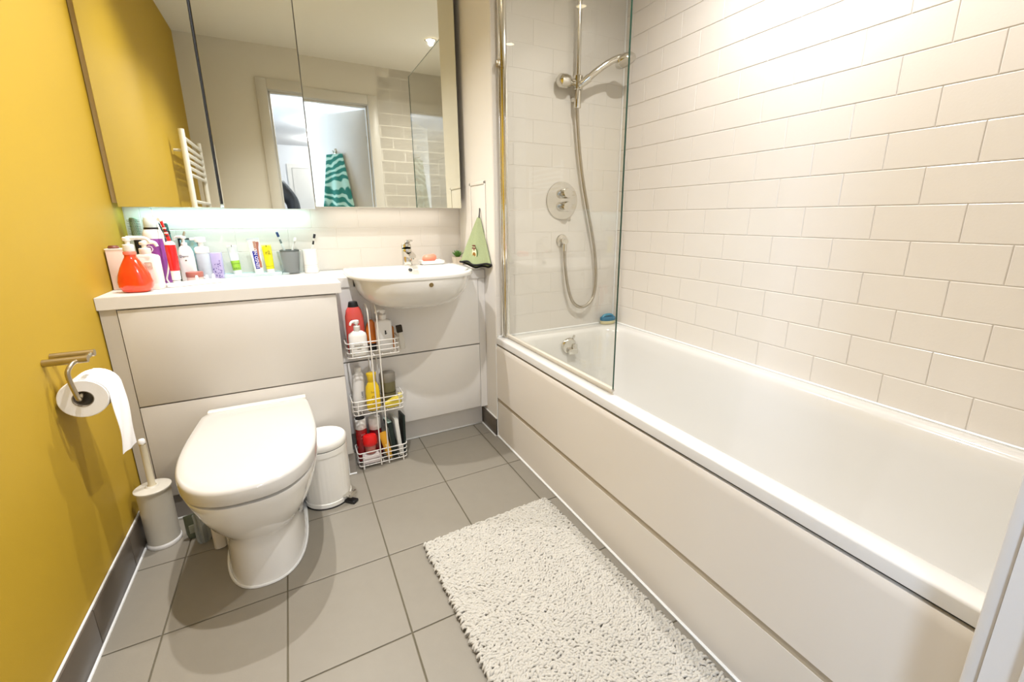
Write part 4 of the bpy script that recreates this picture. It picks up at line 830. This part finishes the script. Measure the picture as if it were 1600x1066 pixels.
# ------------------------------------------------------------------ scrubbing brush on the bath corner
t = thing('scrubbing_brush', 'blue topped scrubbing brush on the bath rim corner', 'brush', (2.052, -.497, HB+.0006), -.1)
part(t, 'bristles', lathe([(.80, 0), (.94, .001), (1, .016), (.96, .019)], 28, .046, .026), mat('bristle_cream', (232, 222, 176), .9, noise=.3, nscale=300, bump=.6, bscale=600), 'cream bristles')
part(t, 'back', lathe([(.98, .019), (1.02, .022), (1.02, .032), (.95, .037), (.6, .039), (.001, .039)], 28, .046, .026), mat('brush_blue', (44, 120, 156), .4, noise=.3, nscale=60))
part(t, 'grip', join(tube([(-.034, 0, .034), (-.018, 0, .047), (.018, 0, .047), (.034, 0, .034)], .008, 10, smooth=4)), mat('brush_blue_b', (74, 150, 180), .4, noise=.2, nscale=60))

# ------------------------------------------------------------------ bath mat
t = thing('bath_mat', 'cream shaggy bath mat on the floor beside the bath', 'bath mat', (1.112, -1.455, 0), .035)
MW, ML = .246, .415
part(t, 'backing', loft([rrect(-MW+.004, MW-.004, -ML+.004, ML-.004, .0006, .006), rrect(-MW+.004, MW-.004, -ML+.004, ML-.004, .008, .006)]), mat('mat_backing', (190, 184, 170), .95, noise=.15, bump=.4))
random.seed(11)
verts, faces = [], []
nx, ny = 76, 122
for iy in range(ny):
    for ix in range(nx):
        x = -MW+2*MW*(ix+.5+random.uniform(-.45, .45))/nx; y = -ML+2*ML*(iy+.5+random.uniform(-.45, .45))/ny
        a = random.uniform(-.9, .9)+(PI if random.random() < .5 else 0)+.5*math.sin(x*14+y*9); L = random.uniform(.0075, .0120); r = random.uniform(.0034, .0046); h = random.uniform(.006, .0085)
        ca, sa = math.cos(a), math.sin(a); b0 = len(verts); zb = .006+random.uniform(0, .003)
        for u, hh, rr in ((-1, 0, .6), (-.6, .75, .95), (.0, 1, 1), (.6, .75, .95), (1, 0, .6)):
            cx, cz = L*u, zb+h*hh
            for k in range(5):
                t_ = 2*PI*k/5; ox, oz = rr*r*math.cos(t_), rr*r*math.sin(t_)*.9
                verts.append((x+cx*ca-ox*sa, y+cx*sa+ox*ca, max(.001, cz+oz)))
        for s in range(4):
            for k in range(5):
                k2 = (k+1) % 5
                faces.append((b0+s*5+k, b0+s*5+k2, b0+(s+1)*5+k2, b0+(s+1)*5+k))
me = bpy.data.meshes.new('pile'); me.from_pydata(verts, [], faces); me.materials.append(mat('mat_pile', (200, 195, 183), .95, noise=.10, nscale=30)); me.shade_smooth()
o = bpy.data.objects.new('pile', me); COL.objects.link(o); o.parent = t; o['kind'] = 'stuff'

# ------------------------------------------------------------------ things seen in the mirror
t = thing('towel_radiator', 'white ladder towel radiator on the yellow wall', 'radiator', (.07, -1.70, .82))
for y in (-1.40, -2.0): part(t, 'upright', tube([(.07, y, .82), (.07, y, 1.62)], .016, 12), WPLA, world=True)
for z in (.86, .90, .94, .98, 1.08, 1.12, 1.16, 1.20, 1.36, 1.40, 1.44, 1.48, 1.52, 1.57):
    part(t, 'rung', tube([(.078, -2.0, z), (.078, -1.40, z)], .010, 8), WPLA, world=True)
for y in (-1.5, -1.9):
    for z in (.95, 1.5): part(t, 'bracket', tube([(0.0005, y, z+.01), (.07, y, z+.01)], .008, 8), WPLA, world=True)
# bath towel hanging on the inner face of the open door
t = thing('bath_towel', 'teal striped bath towel hanging on the open white door', 'towel')
def dpt(u, off, z): return dm @ Vector((u, -off, z))
TW = bpy.data.materials.new('teal_towel'); TW.use_nodes = True; nt = TW.node_tree; b = nt.nodes['Principled BSDF']; b.inputs['Roughness'].default_value = .95
tc = nt.nodes.new('ShaderNodeTexCoord'); wv = nt.nodes.new('ShaderNodeTexWave'); wv.bands_direction = 'Z'; wv.inputs['Scale'].default_value = 4.2; wv.inputs['Distortion'].default_value = 14; wv.inputs['Detail'].default_value = 2
rp = nt.nodes.new('ShaderNodeValToRGB'); rp.color_ramp.elements[0].color = (*S((30, 112, 96)), 1); rp.color_ramp.elements[1].color = (*S((170, 205, 185)), 1); rp.color_ramp.elements[0].position = .45; rp.color_ramp.elements[1].position = .75
nt.links.new(tc.outputs['Object'], wv.inputs['Vector']); nt.links.new(wv.outputs['Fac'], rp.inputs['Fac']); nt.links.new(rp.outputs['Color'], b.inputs['Base Color'])
rows = []
for k in range(15):
    v = k/14; row = []
    for j in range(17):
        s = j/16; w = .10+.12*v
        u = .40-w+2*w*s; off = .010+.02*v*(1+math.sin(s*14+1))*.5+.012*math.sin(s*6)*v+.006
        row.append(dpt(u, off, 1.72-(.55+.06*math.sin(s*7))*v))
    rows.append(row)
bm = loft(rows, False, False, closed=False); bmesh.ops.solidify(bm, geom=bm.faces[:], thickness=.006)
t.location = dpt(.40, .0, 1.15)
part(t, 'cloth', bm, TW, world=True, ang=70)
part(t, 'hanging_loop', tube([dpt(.39, .012, 1.715), dpt(.395, .016, 1.745), dpt(.405, .016, 1.745), dpt(.41, .012, 1.715)], .002, 6, smooth=3), TW, world=True)
t = thing('door_hook', 'steel coat hook on the inside of the open door', 'hook', dpt(.40, 0, 1.74))
part(t, 'plate', xf(box(.388, .412, -.004, -.0003, 1.72, 1.77, .001), dm), STEEL, world=True)
part(t, 'peg', tube([dpt(.40, .004, 1.735), dpt(.40, .03, 1.735), dpt(.40, .036, 1.75)], .004, 8), STEEL, world=True)

# ------------------------------------------------------------------ the photographer, only an arm shows in the mirror
def skin(name, joints, bones, m, parent, sub=2):
    """joints: name -> (pos, radius); one continuous skinned surface grown along the bones"""
    names = list(joints); me = bpy.data.meshes.new(name)
    me.from_pydata([joints[k][0] for k in names], [(names.index(a), names.index(b)) for a, b in bones], [])
    o = bpy.data.objects.new(name, me); COL.objects.link(o)
    sk = o.modifiers.new('skin', 'SKIN'); ss = o.modifiers.new('sub', 'SUBSURF'); ss.levels = ss.render_levels = sub
    for i, k in enumerate(names):
        r = joints[k][1]; r = (r, r) if not isinstance(r, tuple) else r
        me.skin_vertices[0].data[i].radius = r
        me.skin_vertices[0].data[i].use_root = (i == 0)
    dg = bpy.context.evaluated_depsgraph_get(); dg.update()
    me2 = bpy.data.meshes.new_from_object(o.evaluated_get(dg)); bpy.data.objects.remove(o)
    me2.materials.clear(); me2.materials.append(m); me2.shade_smooth()
    o = bpy.data.objects.new(name, me2); COL.objects.link(o); o.parent = parent
    if parent: o.matrix_parent_inverse = Matrix.Translation(-Vector(parent.location))
    return o
t = thing('person', 'person in a black jacket holding up a phone in the doorway', 'person', (.185, -2.80, 0))
SKIN = mat('skin', (205, 150, 122), .5, noise=.06, nscale=80)
J = {'pelvis': ((0.185, -2.80, .92), .13), 'waist': ((0.185, -2.80, 1.08), .125), 'chest': ((0.185, -2.79, 1.375), (.155, .12)), 'neck0': ((0.185, -2.79, 1.535), .06), 'neck': ((0.185, -2.77, 1.595), .052), 'head0': ((0.190, -2.755, 1.675), .08), 'head1': ((0.195, -2.75, 1.755), .088), 'head2': ((0.195, -2.755, 1.825), .06),
     'shR': ((0.355, -2.78, 1.495), .060), 'elR': ((0.530, -2.66, 1.250), .045), 'wrR': ((0.545, -2.45, 1.065), .028), 'haR': ((0.548, -2.395, 1.062), .030),
     'shL': ((0.015, -2.78, 1.495), .060), 'elL': ((-0.045, -2.76, 1.14), .045), 'wrL': ((-0.025, -2.66, .92), .028), 'haL': ((-0.015, -2.63, .85), .030),
     'hiR': ((0.275, -2.80, .86), .085), 'knR': ((0.285, -2.78, .48), .058), 'anR': ((0.285, -2.81, .09), .04), 'toR': ((0.285, -2.68, .035), .032),
     'hiL': ((0.095, -2.80, .86), .085), 'knL': ((0.085, -2.79, .48), .058), 'anL': ((0.085, -2.83, .09), .04), 'toL': ((0.075, -2.70, .035), .032)}
BN = [('pelvis', 'waist'), ('waist', 'chest'), ('chest', 'neck0'), ('neck0', 'neck'), ('neck', 'head0'), ('head0', 'head1'), ('head1', 'head2'), ('chest', 'shR'), ('shR', 'elR'), ('elR', 'wrR'), ('wrR', 'haR'), ('chest', 'shL'), ('shL', 'elL'), ('elL', 'wrL'), ('wrL', 'haL'),
      ('pelvis', 'hiR'), ('hiR', 'knR'), ('knR', 'anR'), ('anR', 'toR'), ('pelvis', 'hiL'), ('hiL', 'knL'), ('knL', 'anL'), ('anL', 'toL')]
skin('body', J, BN, SKIN, t)
def sub(keys, g): return {k: (J[k][0], tuple(v+g for v in J[k][1]) if isinstance(J[k][1], tuple) else J[k][1]+g) for k in keys}
jk = ['chest', 'waist', 'pelvis', 'neck0', 'shR', 'elR', 'wrR', 'shL', 'elL', 'wrL']
skin('jacket', sub(jk, .018), [b for b in BN if b[0] in jk and b[1] in jk], mat('black_jacket', (30, 30, 34), .38, noise=.3, nscale=18, bump=.9, bscale=26), t)
tk_ = ['pelvis', 'hiR', 'knR', 'anR', 'hiL', 'knL', 'anL']
skin('trousers', sub(tk_, .012), [b for b in BN if b[0] in tk_ and b[1] in tk_], mat('dark_denim', (44, 50, 66), .8, noise=.2), t)
part(t, 'hair', move(lathe([(.001, .10), (.05, .092), (.085, .06), (.096, .01), (.092, -.05), (.075, -.09)], 24, 1, 1.05), .195, -2.772, 1.775), mat('dark_hair', (40, 30, 24), .6, noise=.3, bump=.5, bscale=120), world=True)
for f in range(4):
    y = -2.372; z = 1.085-.018*f
    skin('finger', {'a': ((.548, -2.40, z-.006), .010), 'b': ((.508, -2.376, z), .009), 'c': ((.496, -2.362, z), .0085), 'd': ((.512, -2.352, z), .007)}, [('a', 'b'), ('b', 'c'), ('c', 'd')], SKIN, t, 1)
skin('thumb', {'a': ((.552, -2.41, 1.045), .012), 'b': ((.575, -2.385, 1.028), .010), 'c': ((.590, -2.362, 1.040), .0085)}, [('a', 'b'), ('b', 'c')], SKIN, t, 1)
for sx in (-1, 1):
    part(t, 'eye', move(lathe([(.001, -.012), (.009, -.008), (.012, 0), (.009, .008), (.001, .012)], 12), .195+sx*.033, -2.675, 1.74), mat('eye_white', (240, 240, 238), .2, noise=.02), world=True)
    part(t, 'shoe', move(loft([sring(.042, .11, 0, 2.6, 24), sring(.046, .115, .015, 2.6, 24), sring(.044, .105, .04, 2.5, 24), sring(.038, .07, .075, 2.2, 24, cy=-.03)]), .185+sx*.10, -2.77, .0006), BLACK, world=True)
t = thing('phone', 'dark phone held up in the doorway by the photographer', 'phone', (.545, -2.350, 1.02))
part(t, 'case', box(-.038, .038, -.0045, .0045, 0, .075, .004), BLACK)
part(t, 'screen', box(-.034, .034, -.0052, -.0044, .004, .071, .0003), mat('phone_screen', (18, 20, 24), .1, noise=.02))
